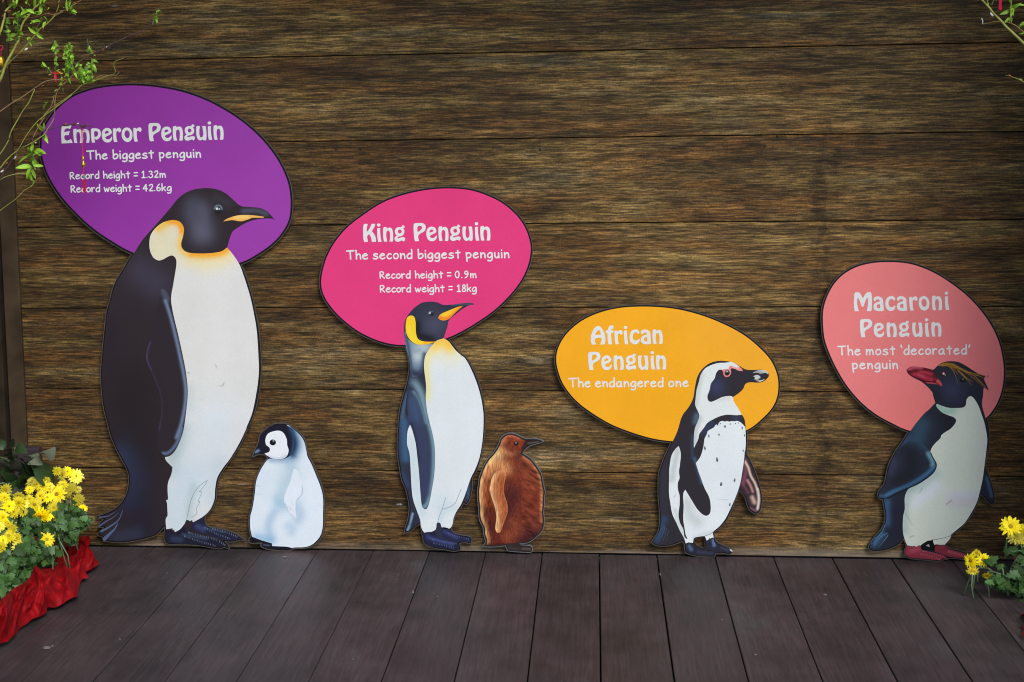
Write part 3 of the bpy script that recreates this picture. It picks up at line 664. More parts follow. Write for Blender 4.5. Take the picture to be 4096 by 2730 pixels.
sheet('belly', t, WH, (222, 222, 218), 3, [
    ('Z2', [(860,760),(900,640),(960,560)], 60, (226,218,184), 1), ('Z2', [(960,760),(1000,860)], 40, (228,220,186), .9),
    ('Z2', [(1200,900),(1400,930),(1600,870)], 34, (236,222,170), .75),
    ('Z2', [(870,560),(960,500),(1040,480),(1110,530),(1130,620),(1105,730),(1150,810),(1300,845),(1450,840),(1560,815),(1600,770)], 19, (240,196,84), .95),
    ('Z2', [(990,482),(1060,490),(1110,530),(1125,590)], 14, (244,160,36), .95),
    ('Z2', [(1220,832),(1400,832),(1520,815),(1590,775)], 11, (244,166,48), .95),
    ('Z4', [(1240,60),(1200,250),(1130,420),(1150,520)], 42, (172,190,192), .8), ('Z4', [(1230,60),(1180,240),(1120,380)], 18, (160,182,184), .6), ('Z3', [(1190,950),(1200,1150)], 26, (196,206,206), .7),
    ('Z4', [(1600,0),(1500,500),(1450,700)], 110, (212,222,230), .8), ('Z4', [(1150,1100),(1130,900),(1300,600)], 70, (198,214,224), .8),
    ('Z4', [(1650,420),(1580,620),(1560,850)], 30, (192,206,214), .5), ('Z4', [(1350,700),(1310,900),(1300,1050)], 20, (178,198,200), .7),
    ('Z3', [(1560,870),(1540,900),(1500,905)], 1.3, (150,140,130), .8), ('Z3', [(1180,768),(1200,760)], 1.8, (120,116,100), .9), ('Z3', [(1465,670),(1490,730)], 1.1, (165,160,150), .7), ('Z3', [(1310,1040),(1335,1048)], 1.2, (150,150,150), .7)], grid=5)
FLP = smooth(P('Z3', [(1005,20),(1025,140),(1080,370),(1130,600),(1160,760),(1178,940),(1170,1100)], 'Z4', [(1240,50),(1200,180),(1140,300),(1080,355),(1040,362),(990,330),(945,290),(933,200),(945,50)],
              'Z3', [(880,1300),(905,1150),(890,1000),(850,880),(790,740),(745,620),(755,520),(790,400),(830,200),(880,20)], 'Z2', [(900,1200),(960,1220),(1000,1290)]), True, 5)
sheet('flipper', t, FLP, (47, 40, 46), 4, [
    ('Z2', [(860,1130),(920,1210),(960,1300)], 14, (86,90,112), .7),
    ('Z3', [(945,10),(1000,180),(1055,400),(1100,600),(1140,800),(1158,950),(1150,1100),(1110,1300),(1060,1440)], 6.5, (112,128,156), .95),
    ('Z4', [(1218,40),(1180,170),(1110,280),(1050,325),(1005,325)], 6, (98,114,144), .9),
    ('Z3', [(780,440),(752,540),(752,640),(785,730)], 5, (72,72,104), .8), ('Z3', [(785,730),(850,880),(890,1000),(903,1150),(880,1350)], 5, (62,58,78), .6),
    ('Z3', [(1000,60),(1030,170),(1090,390),(1140,610),(1172,800),(1182,950),(1174,1100)], 2.6, (26,22,30), .95),
    ('Z2', [(1010,1290),(1030,1500)], 3, (26,22,30), .6), ('Z3', [(730,942),(825,944)], 1.2, (96,88,84), .8)], grid=4)
sheet('beak_stripe', t, smooth(P('Z2', [(1550,488,1),(1600,455),(1700,425),(1800,420),(1900,428),(1980,440,1),(1965,450),(1860,450),(1800,470),(1730,486),(1640,474)]), True, 3), (240,180,90), 3, [('Z2', [(1680,440),(1800,440)], 8, (250,214,120), .8)], grid=4)
ey = sheet('eye', t, ell(1497, 360, 48, 48, 28, 'Z2'), (36, 34, 40), 3, [('Z2', [(1460,350),(1480,318),(1520,318),(1538,350)], 6, (112,124,140), .95)], grid=3)
sheet('eye_glint', ey, None, (214,216,214), 4, outers=[ell(1485,355,12,14,12,'Z2'), ell(1508,359,7,8,10,'Z2')])
flat_strokes('tail_feather', t, [('Z4', [(280,1055),(380,1040),(470,985)], 5, 1), ('Z4', [(275,1160),(350,1105),(430,1060),(500,1000)], 6, 1), ('Z4', [(300,1215),(400,1160),(500,1080),(545,970)], 9, 1),
             ('Z4', [(335,1305),(400,1240),(450,1190),(490,1120)], 15, 1)], (84, 102, 134), 3)
flat_strokes('leg_line', t, [('Z4', [(1510,632),(1440,680),(1370,760),(1320,870),(1295,980),(1272,1090)], 1.6, 0), ('Z4', [(1510,632),(1480,690),(1415,768)], 1.4, 0),
             ('Z4', [(1415,766),(1445,766),(1402,878)], 1.4, 0), ('Z4', [(1402,876),(1425,876),(1382,960),(1392,990),(1370,1030),(1330,1056)], 1.4, 0)], (104, 128, 136), 4)
def foot(parent, out, base, strokes, level=3):
    return sheet('foot', parent, smooth(out, True, 3), base, level, strokes, grid=3)
def scales(parent, rows, col, wid=2.4, level=4, name='foot_scales'):
    ls = []
    for z, line, cnt, ln in rows:
        q = smooth(P(z, line), False, 2); d = np.linspace(0, len(q) - 2, cnt).astype(int)
        for i in d:
            tn = q[i + 1] - q[i]; tn = tn / np.linalg.norm(tn); nn = np.array([-tn[1], tn[0]])
            a = q[i] - nn * ln / 2 - tn; b_ = q[i] + nn * ln / 2 + tn * 1.5
            ls.append(strokepoly(np.array([a, (a + b_) / 2, b_]), np.array([wid, wid * .8, wid * .3])))
    return sheet(name, parent, None, col, level, outers=ls)
foot(t, P('Z4', [(1345,1125),(1470,1062),(1478,1135),(1525,1178),(1650,1198),(1800,1243),(1885,1290),(1925,1316,1),(1870,1305),(1790,1322),(1650,1300),(1500,1250),(1400,1220),(1320,1210,1)]), (36,36,58), [('Z4', [(1400,1160),(1460,1190)], 12, (66,74,118), .7), ('Z4', [(1480,1170),(1700,1225)], 5, (70,82,110), .5)])
foot(t, P('Z4', [(1040,1195),(1140,1230),(1245,1150,1),(1270,1210),(1380,1250),(1560,1290),(1680,1330),(1745,1405,1),(1690,1385),(1640,1400),(1450,1370),(1080,1350),(1032,1310)]), (32,32,48), [('Z4', [(1120,1300),(1200,1310)], 12, (58,66,98), .7), ('Z4', [(1230,1250),(1500,1300)], 6, (72,84,110), .5)])
scales(t, [('Z4', [(1290,1230),(1450,1275),(1600,1310),(1710,1375)], 19, 7), ('Z4', [(1250,1275),(1400,1325),(1520,1360),(1600,1385)], 15, 6), ('Z4', [(1570,1190),(1700,1220),(1850,1280)], 13, 7), ('Z4', [(1480,1175),(1600,1240),(1760,1300)], 13, 6)], (112, 128, 152), 2.2)

# ---- emperor chick
EC_ = smooth(P('Z5', [(450,120),(540,128),(640,190),(720,280),(750,400),(765,450),(810,540),(860,660),(905,780),(928,900),(928,1050),(925,1200),(895,1310),(820,1385),(740,1415),(620,1420),(560,1442),(430,1438),(320,1420),(275,1395),(290,1360,1),(165,1362),(150,1330),(170,1300,1),(150,1200),(152,1090),(175,1000),(200,850),(215,720),(260,600),(320,510),(352,478,1),(310,440,1),(240,438),(190,458,1),(215,390),(250,310),(265,240),(330,175),(400,130)]), True, 5)
t = board('fluffy white emperor chick board with black head, right of the biggest penguin', (1180, 2190), [EC_], rim=4.2)
sheet('body', t, offset(smooth(P('Z5', [(540,140),(640,200),(715,290),(745,400),(757,460),(800,545),(852,670),(898,790),(920,900),(920,1050),(916,1200),(886,1300),(812,1378),(735,1408),(620,1413),(600,1420,1),(540,1405),(430,1400),(388,1398,1),(385,1370,1),(300,1345),(240,1325),(178,1300,1),(158,1200),(160,1090),(183,1000),(207,850),(222,720),(266,605),(324,515),(362,485),(450,480),(520,330)]), True, 5), 0), (222, 232, 240), 1, [
    ('Z5', [(560,520),(590,620),(560,700),(510,800),(490,920)], 26, (164,196,210), .75), ('Z5', [(440,900),(500,980)], 22, (150,188,212), .6), ('Z5', [(420,1030),(370,1110),(350,1200),(370,1310)], 20, (156,190,216), .65), ('Z5', [(450,940),(520,930)], 16, (140,180,205), .5),
    ('Z5', [(230,1310),(370,1340)], 22, (140,184,218), .75), ('Z5', [(640,980),(680,1060),(660,1120)], 24, (164,192,216), .65), ('Z5', [(560,1190),(600,1220),(590,1250)], 20, (170,200,222), .6),
    ('Z5', [(600,200),(640,330),(610,440)], 26, (84,136,176), .95), ('Z5', [(580,180),(620,320),(590,440)], 16, (30,36,62), .95), ('Z5', [(370,500),(500,500),(560,480)], 12, (120,158,190), .7),
    ('Z5', [(300,640),(280,800)], 40, (212,226,236), .6), ('Z5', [(550,640),(500,900)], 44, (196,216,228), .5), ('Z5', [(222,770),(260,770)], 1.6, (190,196,200), .7), ('Z5', [(222,858),(310,860)], 1.4, (196,200,204), .7)], grid=3.5)
sheet('head', t, smooth(P('Z5', [(450,128),(530,136),(585,170),(615,240),(618,330),(600,420),(560,465),(490,492),(420,490),(360,477),(318,440),(240,432),(197,450,1),(222,390),(257,310),(272,245),(335,182),(400,136)]), True, 4), (30, 28, 44), 2, [('Z5', [(590,170),(625,260),(622,360),(600,440)], 10, (50,84,124), .9), ('Z5', [(215,415),(245,400)], 5, (120,150,190), .8)], grid=3)
sheet('face_patch', t, smooth(P('Z5', [(440,192),(500,210),(540,280),(545,340),(560,400),(540,460),(480,490),(400,485),(345,460),(308,430,1),(355,415),(365,385),(350,360),(325,340),(318,280),(350,220)]), True, 4), (232,236,240), 3, [('Z5', [(345,455),(440,485),(540,450)], 5, (190,206,222), .7)], grid=4)
ey = sheet('eye', t, ell(395, 315, 33, 31, 20, 'Z5'), (26, 26, 30), 4)
sheet('eye_glint', ey, ell(402, 299, 9, 9, 10, 'Z5'), (150, 160, 168), 5)
sheet('flipper', t, smooth(P('Z5', [(620,590),(600,640),(575,730),(540,810),(516,880),(515,940),(540,1010),(590,1080),(630,1102),(648,1080),(640,1000),(645,930),(700,865),(710,800),(690,720),(660,620)]), True, 4), (226, 234, 243), 2, [
    ('Z5', [(708,760),(702,860),(650,920),(642,1000),(650,1080)], 3, (150,172,200), .8), ('Z5', [(520,960),(560,1050),(610,1100)], 3.5, (150,180,206), .7), ('Z5', [(580,910),(610,970)], 1.3, (170,176,184), .7), ('Z5', [(555,985),(595,1025)], 1.3, (180,170,170), .7)], grid=4)
sheet('foot', t, smooth(P('Z5', [(172,1302,1),(240,1325),(310,1352,1),(290,1358),(165,1358),(152,1335)]), True, 3), (24,24,34), 2)
sheet('foot', t, smooth(P('Z5', [(300,1365),(340,1370),(385,1380,1),(390,1400,1),(440,1402),(490,1412),(540,1408),(610,1425),(560,1437),(430,1432),(320,1414),(282,1392)]), True, 3), (26,26,38), 2, [('Z5', [(300,1385),(360,1392)], 3, (84,96,120), .7)], grid=3)

# ---- king penguin with the pink oval
KG = smooth(P('K1', [(78,930),(90,820),(130,690),(200,560),(310,430),(450,320),(620,210),(800,140),(1000,95),(1200,78),(1400,92),(1560,140),(1700,210),(1820,310),(1900,420),(1945,540),(1955,640),(1930,770),(1870,900),(1780,1020),(1650,1150),(1500,1260),(1350,1350),(1200,1420),(1010,1475),(830,1480),(700,1470),(560,1430),(400,1350),(260,1240),(160,1130),(100,1030)]), True, 8)
KM = smooth(P('K2', [(520,153),(580,165),(640,190),(740,185),(880,167),(960,168),(995,185),(990,208),(930,218),(850,265),(770,330),(710,385),(695,450),(655,575,1),(700,600),(760,670),(830,760),(880,790),(930,860),(990,970),(1040,1100),(1080,1250),(1105,1400)],
              'K3', [(1015,0),(1015,150),(1000,320),(970,480),(930,610),(882,692,1),(878,820),(850,930),(820,962),(795,940,1),(770,990),(720,1060),(690,1130),(680,1180),(665,1220),(690,1260),(760,1285),(850,1300),(878,1325),(875,1368,1),(800,1360),(745,1370,1),(760,1410),(755,1440,1),(690,1450),(600,1435),(480,1415),(390,1370),(370,1300),(360,1250),(345,1160,1),(300,1190),(240,1240),(180,1262,1),(190,1200),(215,1120),(230,1000),(215,900),(190,800),(150,700),(125,560),(105,400),(110,200)],
              'K2', [(130,1500),(145,1380),(180,1240),(215,1120),(240,1000),(250,900),(235,780),(205,680),(180,560),(178,450),(195,360),(240,290),(300,225),(380,170),(450,155)]), True, 5)
t = board('pink oval board with a slim king penguin and a red chick at its side', (1760, 2195), [offset(KG, 6), KM])
t['label'] = 'pink oval board with a slim yellow-eared king penguin below it'
sheet('oval_panel', t, KG, (226, 62, 124), 1, grid=30)
heading(t, [('K',1452.3,969.2),('i',1508.4,968.6),('n',1532.2,967.6),('g',1578.1,967.6),('P',1654,965.8),('e',1705.3,965.6),('n',1753.5,964.8),('g',1800,964.6),('u',1849.5,964.2),('i',1899.5,963.6),('n',1921,963.3)], 2)
writing(t, [('The',1383.8,1473.2,1037.2,1037),('second',1490.2,1650,1036.6,1034.8),('biggest',1669.7,1842.7,1034.4,1033),('penguin',1862,2038,1032.6,1031.4)], 5.9, 1.02, 2)
writing(t, [('Record',1517.5,1642.7,1114.2,1113.4),('height',1658.8,1773.2,1113.2,1112.6),('=',1787,1803.4,1112.4,1112.4),('0.9m',1818.6,1906.6,1112.2,1111.8)], 4.9, .85, 2)
writing(t, [('Record',1518.7,1644.2,1169.2,1168.8),('weight',1658.8,1779,1168.6,1168),('=',1792.8,1809,1167.6,1167.6),('18kg',1826,1907.2,1167.2,1166.6)], 4.9, .85, 2)
KB = offset(KM, -4)
sheet('body', t, KB, (46, 50, 66), 2, [
    ('K2', [(540,420)], 55, (74,76,96), .9), ('K2', [(480,250)], 34, (60,58,72), .6), ('K2', [(500,590),(360,540),(340,420)], 16, (28,24,28), .8), ('K2', [(740,200),(870,190),(960,195)], 4, (90,96,112), .7),
    ('K3', [(170,100),(180,300),(190,480)], 18, (62,94,128), .9), ('K3', [(150,640),(200,760)], 14, (60,70,110), .6), ('K3', [(235,1180),(262,1060)], 4, (140,168,196), .9), ('K3', [(210,1230),(230,1190)], 4, (140,168,196), .9), ('K3', [(250,1180),(290,1120)], 8, (40,40,62), .7),
    ('K3', [(840,780),(850,900)], 6, (66,84,120), .8), ('K2', [(170,1480),(190,1360),(230,1220)], 8, (78,102,126), .8),
    ('K2', [(300,1080),(340,1130),(390,1230),(420,1380),(440,1520)], 14, (122,152,166), .92), ('K2', [(260,860),(300,950),(290,1050)], 22, (60,70,92), .5), ('K2', [(280,1180),(240,1260),(220,1400)], 6, (40,42,60), .8)], grid=4)
sheet('neck', t, smooth(P('K2', [(200,500),(225,570),(270,620),(330,650),(420,655),(530,640,1),(470,705),(430,770),(414,850),(400,940),(360,1010),(290,1020),(262,960),(255,880),(240,790),(212,690),(195,590)]), True, 4), (120, 142, 160), 3, [
    ('K2', [(400,690)], 36, (180,190,194), .92), ('K2', [(340,790)], 22, (184,196,198), .92), ('K2', [(210,560),(240,700),(262,850),(280,960),(360,1010)], 9, (62,76,100), .9), ('K2', [(300,735),(370,715)], 8, (140,158,170), .6), ('K2', [(420,760),(400,900),(360,1000)], 9, (62,76,96), .9), ('K2', [(300,980),(350,990)], 20, (50,58,78), .95)], grid=3.5)
sheet('ear_patch', t, smooth(P('K2', [(270,322),(305,340),(320,400),(325,520),(350,590),(420,618),(550,620,1),(480,645),(400,655),(320,645),(250,590),(212,510),(208,420),(225,345)]), True, 3), (252, 208, 44), 4, [('K2', [(430,635),(530,625)], 8, (248,170,30), .8), ('K2', [(230,450),(300,600)], 10, (254,222,60), .6)], grid=4)
KW = smooth(P('K2', [(640,583,1),(700,620),(770,710),(838,775),(880,805),(930,885),(985,1005),(1030,1125),(1070,1275),(1092,1420)],
              'K3', [(1003,10),(1003,150),(990,320),(960,480),(915,600),(870,690),(815,850),(770,960),(720,1040),(690,1110),(680,1170),(650,1215),(600,1218),(565,1200),(555,1165),(535,1150),(515,1160),(505,1220),(470,1245),(400,1265),(370,1240),(350,1190),(340,1120),(300,1010),(265,900),(250,760),(240,560),(230,430),(205,330),(210,200),(235,130,1),(265,200),(295,330),(310,450),(330,640),(345,850),(362,985),(400,1015),(430,970),(460,830),(490,640),(497,430),(480,270),(440,110)],
              'K2', [(480,1540),(455,1430),(437,1280),(440,1120),(420,950),(418,850),(440,760),(500,670),(560,610)]), True, 4.5)
sheet('belly', t, KW, (222, 228, 230), 3, [
    ('K2', [(560,700),(650,760),(760,790)], 46, (232,230,206), .8), ('K2', [(470,780),(440,900),(455,1080),(450,1250)], 17, (232,224,156), .9), ('K2', [(520,690),(620,660),(720,700)], 26, (244,214,110), .95), ('K2', [(560,625),(640,605),(700,650)], 15, (248,196,62), .9),
    ('K3', [(250,300),(290,700),(350,1050)], 24, (196,214,218), .7), ('K3', [(530,960),(560,880),(640,1000)], 30, (206,220,226), .6), ('K3', [(560,1010),(700,980)], 16, (196,212,218), .5), ('K3', [(550,1120),(580,1040)], 12, (196,214,222), .7), ('K3', [(380,1050),(340,1000)], 14, (200,216,220), .5)], grid=5)
KF = smooth(P('K2', [(270,1165),(330,1200),(380,1300),(425,1430),(462,1540)], 'K3', [(440,110),(480,270),(497,430),(490,640),(460,830),(430,970),(400,1015),(362,985),(345,850),(330,640),(310,450),(290,300),(240,130),(195,20)], 'K2', [(208,1400),(215,1280),(235,1190)]), True, 4)
sheet('flipper', t, KF, (56, 64, 88), 4, [
    ('K3', [(400,0),(440,150),(470,290),(484,430),(476,640),(448,830),(415,960),(385,985)], 8, (116,150,164), .9), ('K2', [(300,1190),(360,1290),(410,1430),(440,1540)], 7, (104,134,150), .8), ('K2', [(290,1300),(330,1500)], 22, (66,86,120), .7),
    ('K3', [(270,100),(330,300),(390,620),(410,850)], 18, (58,62,96), .6), ('K3', [(250,120),(300,330),(320,500)], 8, (40,40,60), .7), ('K2', [(225,1200),(210,1330),(218,1450)], 6, (38,34,44), .9)], grid=3.5)
sheet('beak_stripe', t, smooth(P('K2', [(865,210,1),(800,225),(700,265),(610,305),(580,345),(600,370),(650,378),(710,355),(770,295),(830,240)]), True, 3), (252, 190, 44), 3, [('K2', [(600,350),(700,350),(800,270),(850,225)], 9, (236,110,36), .85), ('K2', [(640,320),(700,290)], 8, (254,206,60), .7)], grid=2.5)
ey = sheet('eye', t, ell(500, 300, 34, 26, 18, 'K2'), (40, 38, 48), 3, [('K2', [(468,300),(480,276),(510,272)], 4, (110,124,142), .9)], grid=2.5)
sheet('eye_glint', ey, ell(482, 292, 13, 15, 12, 'K2', .3), (160, 176, 186), 4)
flat_strokes('leg_line', t, [('K3', [(613,890),(590,950),(570,1020),(545,1080),(525,1145)], 1.8, 0), ('K3', [(575,1013),(650,990),(705,950),(735,890),(770,802)], 1.7, 0)], (128, 150, 158), 4)
foot(t, P('K3', [(570,1205),(655,1222),(690,1262),(760,1292),(850,1308),(870,1330),(866,1362,1),(800,1352),(740,1350),(640,1330),(580,1300)]), (38,40,68), [('K3', [(600,1250),(720,1310)], 7, (64,72,122), .7)])
foot(t, P('K3', [(372,1268),(470,1248),(500,1235),(520,1300),(600,1330),(700,1350),(745,1385),(752,1435,1),(690,1443),(600,1428),(480,1408),(395,1365)]), (34,36,56), [('K3', [(430,1310),(560,1350),(680,1380)], 8, (66,76,128), .75), ('K3', [(420,1290)], 9, (64,66,120), .5)])
scales(t, [('K3', [(470,1330),(560,1350),(720,1375)], 14, 5), ('K3', [(480,1370),(600,1395),(690,1420)], 10, 5), ('K3', [(640,1270),(740,1305),(850,1330)], 10, 5)], (100, 112, 160), 2.0)

# ---- king chick
def fur(V, C):
    s = RNG.integers(0, 9999)
    x, y = V[:, 0], V[:, 1]
    cx = np.array(Z['KC'][0] + 250 * .35); u = np.clip((x - cx) / 120, 0, 1)
    ang = .5 + 1.15 * (1 - u)                         # hair runs down on the back, forward-down on the chest
    a = x * np.cos(ang) + y * np.sin(ang); b_ = -x * np.sin(ang) + y * np.cos(ang)
    n = vnoise(a / 26, b_ / 6.5, 3) * .6 + vnoise(a / 14 + 40, b_ / 3.0, 5) * .4
    f_ = np.clip(.12 + 1.75 * n, .3, 1.9)[:, None]
    return C * f_
KC_ = smooth(P('KC', [(460,100),(530,115),(600,150),(650,162),(760,165),(835,187,1),(790,208),(690,235),(620,290),(597,325,1),(680,380),(750,460),(810,560),(835,680),(855,770),(845,820),(845,900),(835,1010),(845,1080),(825,1200),(740,1290),(650,1345),(560,1352,1),(600,1375),(690,1385),(710,1415),(695,1450),(580,1448),(440,1435),(415,1400),(410,1375,1),(330,1385),(230,1390),(150,1385,1),(180,1330),(160,1250),(150,1170),(110,1080),(100,950),(88,800),(95,700),(110,600),(150,490),(200,400),(270,320),(325,230),(350,160),(400,115)]), True, 4)
t = board('russet brown furry king chick board with dark beak, right of the king penguin', (2060, 2200), [KC_], rim=2.6, ink=(44,40,40))
EDGE_L = mat('board_edge_pale', alb((104, 104, 106)), .5, noise=.2, nscale=60); t.children[0].data.materials[0] = EDGE_L
KCb = offset(KC_, -6)
sheet('body', t, KCb, (118, 50, 32), 1, [
    ('KC', [(420,200),(500,180)], 40, (136,62,36), .8), ('KC', [(380,170),(350,260),(440,325),(520,330)], 11, (206,130,90), .7), ('KC', [(400,130),(480,120),(560,150)], 7, (196,110,76), .8),
    ('KC', [(440,250),(500,300)], 22, (96,42,32), .5), ('KC', [(540,350),(640,370)], 14, (70,30,28), .8),
    ('KC', [(300,330),(230,420),(180,520)], 26, (232,190,126), .95), ('KC', [(150,560),(125,720),(115,900),(125,1060),(170,1220),(180,1320)], 15, (226,168,112), .9), ('KC', [(330,460),(400,500)], 28, (222,150,96), .8), ('KC', [(220,500),(190,650),(200,900)], 16, (168,84,48), .7),
    ('KC', [(620,370),(720,460),(800,580),(820,760),(820,1000),(815,1100)], 8, (214,140,96), .75), ('KC', [(440,820),(500,790),(440,1000),(410,1100)], 34, (66,30,32), .85), ('KC', [(430,640),(460,740)], 20, (84,40,34), .6), ('KC', [(230,1000),(260,1200),(330,1330)], 22, (80,32,28), .8),
    ('KC', [(560,1250),(740,1230),(600,1320)], 36, (58,26,30), .85), ('KC', [(480,1120),(540,1200),(420,1280)], 24, (140,70,46), .7), ('KC', [(560,420),(680,560),(740,700)], 40, (126,64,44), .5), ('KC', [(600,1000),(760,1100)], 40, (108,52,40), .5), ('KC', [(180,1370),(380,1360)], 7, (60,24,24), .7)], grid=2.2, tex=fur)
sheet('flipper', t, smooth(P('KC', [(395,510),(330,520),(275,560),(240,640),(225,750),(250,840),(280,930),(300,1050),(288,1180),(308,1230),(345,1225),(390,1110),(430,990),(425,900),(395,800),(388,700),(410,600),(415,540)]), True, 4), (188, 112, 70), 2, [
    ('KC', [(270,570),(235,700),(250,820),(290,960),(310,1080),(300,1200)], 10, (230,182,128), .95), ('KC', [(370,620),(360,800),(400,930),(380,1080)], 13, (160,84,50), .8), ('KC', [(400,520),(340,540)], 14, (222,150,98), .7)], grid=2.2, tex=fur)
sheet('beak', t, smooth(P('KC', [(640,172),(760,172),(826,187,1),(785,202),(685,228),(615,280),(590,318,1),(585,270),(610,220)]), True, 3), (42, 32, 32), 2, [('KC', [(660,210),(780,196)], 3, (104,88,84), .8), ('KC', [(620,200),(600,280)], 7, (80,38,32), .6)], grid=3)
ey = sheet('eye', t, ell(526, 214, 27, 24, 16, 'KC'), (26, 20, 22), 2)
sheet('eye_glint', ey, ell(524, 208, 12, 9, 10, 'KC'), (130, 130, 142), 3)
sheet('foot', t, smooth(P('KC', [(418,1352,1),(540,1348,1),(560,1372),(680,1392),(700,1420),(688,1443),(580,1440),(445,1428),(420,1400)]), True, 3), (50, 42, 42), 2, [('KC', [(600,1412),(690,1418)], 4, (96,84,80), .7), ('KC', [(450,1400),(540,1420)], 5, (72,62,60), .6)], grid=3)

# ---- african penguin with the orange oval
AG = smooth(P('A1', [(62,600),(75,500),(120,400),(200,300),(330,200),(500,125),(700,80),(950,68),(1200,85),(1400,125),(1600,190),(1800,280),(1950,370),(2080,480),(2180,590),(2240,710),(2262,830),(2250,960),(2200,1070),(2100,1180),(1960,1285),(1720,1370),(1450,1410),(1200,1400),(1000,1370),(800,1310),(600,1230),(400,1110),(250,990),(140,850),(85,720)]), True, 8)
AF = smooth(P('A2', [(1000,142),(1100,152),(1180,175),(1260,220),(1340,262),(1450,270),(1560,265),(1640,295),(1670,350),(1650,400),(1580,455),(1500,470),(1400,465),(1340,485),(1310,550),(1250,610),(1170,665,1),(1165,700),(1230,800),(1290,895),(1330,970),(1345,1080),(1353,1150),(1345,1430)],
              'A3', [(1243,205,1),(1290,280),(1340,390),(1380,500),(1420,640),(1437,750),(1425,870),(1385,935),(1320,920),(1270,860),(1230,740),(1162,650,1),(1120,740),(1070,880),(1000,1020),(930,1100),(850,1165,1),(850,1220),(880,1290),(1000,1350),(1065,1385),(1070,1410),(1040,1435),(940,1420),(870,1430),(850,1465),(730,1465),(600,1450),(510,1420),(490,1370),(485,1310),(460,1275,1),(400,1300),(300,1330),(200,1335),(130,1325),(80,1290,1),(150,1190),(180,1080),(180,900),(165,700),(170,450),(190,380),(240,240),(320,70)],
              'A2', [(370,1130),(420,960),(460,880),(530,790),(590,670),(615,520),(650,370),(720,260),(820,180),(920,148)]), True, 5)
AH = smooth(P('A3', [(610,1252),(730,1228),(735,1290),(728,1362),(650,1340),(606,1300)]), True, 4)
t = board('orange oval board with a black and white african penguin facing right', (2800, 2210), [offset(AG, 5.5), AF], [AH])
sheet('oval_panel', t, AG, (246, 172, 34), 1, [('A1', [(1700,300),(2100,700)], 160, (243,172,52), .7)], grid=16)
heading(t, [('A',2363.1,1378.8),('f',2422.7,1378.6),('r',2457.8,1378.4),('i',2495.7,1378.2),('c',2517.8,1378),('a',2563,1377.4),('n',2610,1377)], 2)
heading(t, [('P',2352.6,1481),('e',2405,1481),('n',2454.4,1480.6),('g',2502.8,1480.4),('u',2552,1480),('i',2602.5,1479.4),('n',2624,1479.2)], 2)
writing(t, [('The',2272.7,2363.5,1548.6,1548.3),('endangered',2379.7,2654.2,1548.2,1547.6),('one',2672.4,2755,1547.2,1546.4)], 6, 1.04, 2)
sheet('body', t, offset(AF, -3.5), (48, 45, 51), 2, [
    ('A2', [(920,520)], 36, (58,66,98), .8), ('A2', [(655,920),(640,1000)], 13, (84,104,124), .85), ('A2', [(850,1040),(740,1150)], 15, (56,66,92), .7), ('A2', [(1200,960)], 18, (58,66,92), .7), ('A2', [(590,1200),(590,1500)], 7, (60,70,96), .6),
    ('A3', [(610,260),(660,420),(700,560)], 6, (70,98,126), .85), ('A3', [(240,1000),(200,1150),(150,1260)], 14, (52,72,98), .8), ('A3', [(1240,300),(1260,560)], 13, (104,66,78), .9), ('A3', [(1200,560),(1280,640)], 10, (110,66,80), .6), ('A3', [(240,400),(210,900)], 18, (54,52,64), .5)], holes=[offset(AH, 3)], grid=5)
sheet('neck_band', t, smooth(P('A2', [(850,215),(950,185),(1050,180),(1130,170),(1190,195),(1250,240),(1290,290,1),(1230,290),(1170,262),(1110,262),(1060,285),(1000,280,1),(960,280),(920,330),(900,400),(850,470),(830,560),(800,650),(815,710),(855,725),(920,700),(990,665),(1060,648),(1130,645),(1160,665,1),(1160,705),(1220,800),(1280,905,1),(1200,912),(1080,905),(980,925),(880,970),(800,1020),(750,1090),(690,1170),(670,1250),(612,1370,1),(610,1250),(625,1100),(665,1000),(688,920),(665,850),(630,770),(635,680),(650,560),(680,450),(710,340),(770,260)]), True, 3.5), (226, 230, 228), 3, [
    ('A2', [(720,340),(660,600),(640,760)], 12, (196,202,198), .7), ('A2', [(700,960),(640,1100),(620,1300)], 12, (190,196,194), .8), ('A2', [(950,690),(1100,670)], 10, (206,208,206), .6)], grid=4)
pk = sheet('pink_eye_skin', t, smooth(P('A2', [(1098,248),(1125,222),(1200,245),(1250,245),(1285,270),(1290,300,1),(1230,290),(1170,262),(1125,265),(1130,310),(1112,360),(1065,382),(1030,360),(1015,310),(1002,278,1),(1060,268),(1102,262)]), True, 2), (232, 142, 140), 4, [('A2', [(1160,240),(1230,262)], 5, (240,176,170), .8), ('A2', [(1020,290),(1030,350),(1080,375)], 3.5, (214,96,96), .6)], grid=2.5)
ey = sheet('eye', t, ell(1076, 320, 36, 40, 22, 'A2'), (38, 44, 46), 5, [('A2', [(1050,300),(1100,300)], 4, (96,116,116), .8), ('A2', [(1085,325)], 5, (18,20,22), .9)], grid=2.5)
sheet('eye_glint', ey, ell(1074, 302, 9, 11, 10, 'A2'), (214, 222, 220), 6)
sheet('beak_shine', t, None, (196, 202, 196), 3, [('A2', [(1480,310),(1560,330)], 8, (120,118,122), .6)], outers=[smooth(P('A2', a), True, 2) for a in (
    [(1430,322,1),(1500,288),(1590,282),(1640,310),(1650,345,1),(1610,322),(1540,335),(1500,322)], [(1440,370,1),(1480,350),(1520,360),(1540,390),(1500,410),(1530,420),(1450,412,1),(1465,390)], [(1470,430,1),(1540,425),(1600,410),(1540,445)])], grid=2)
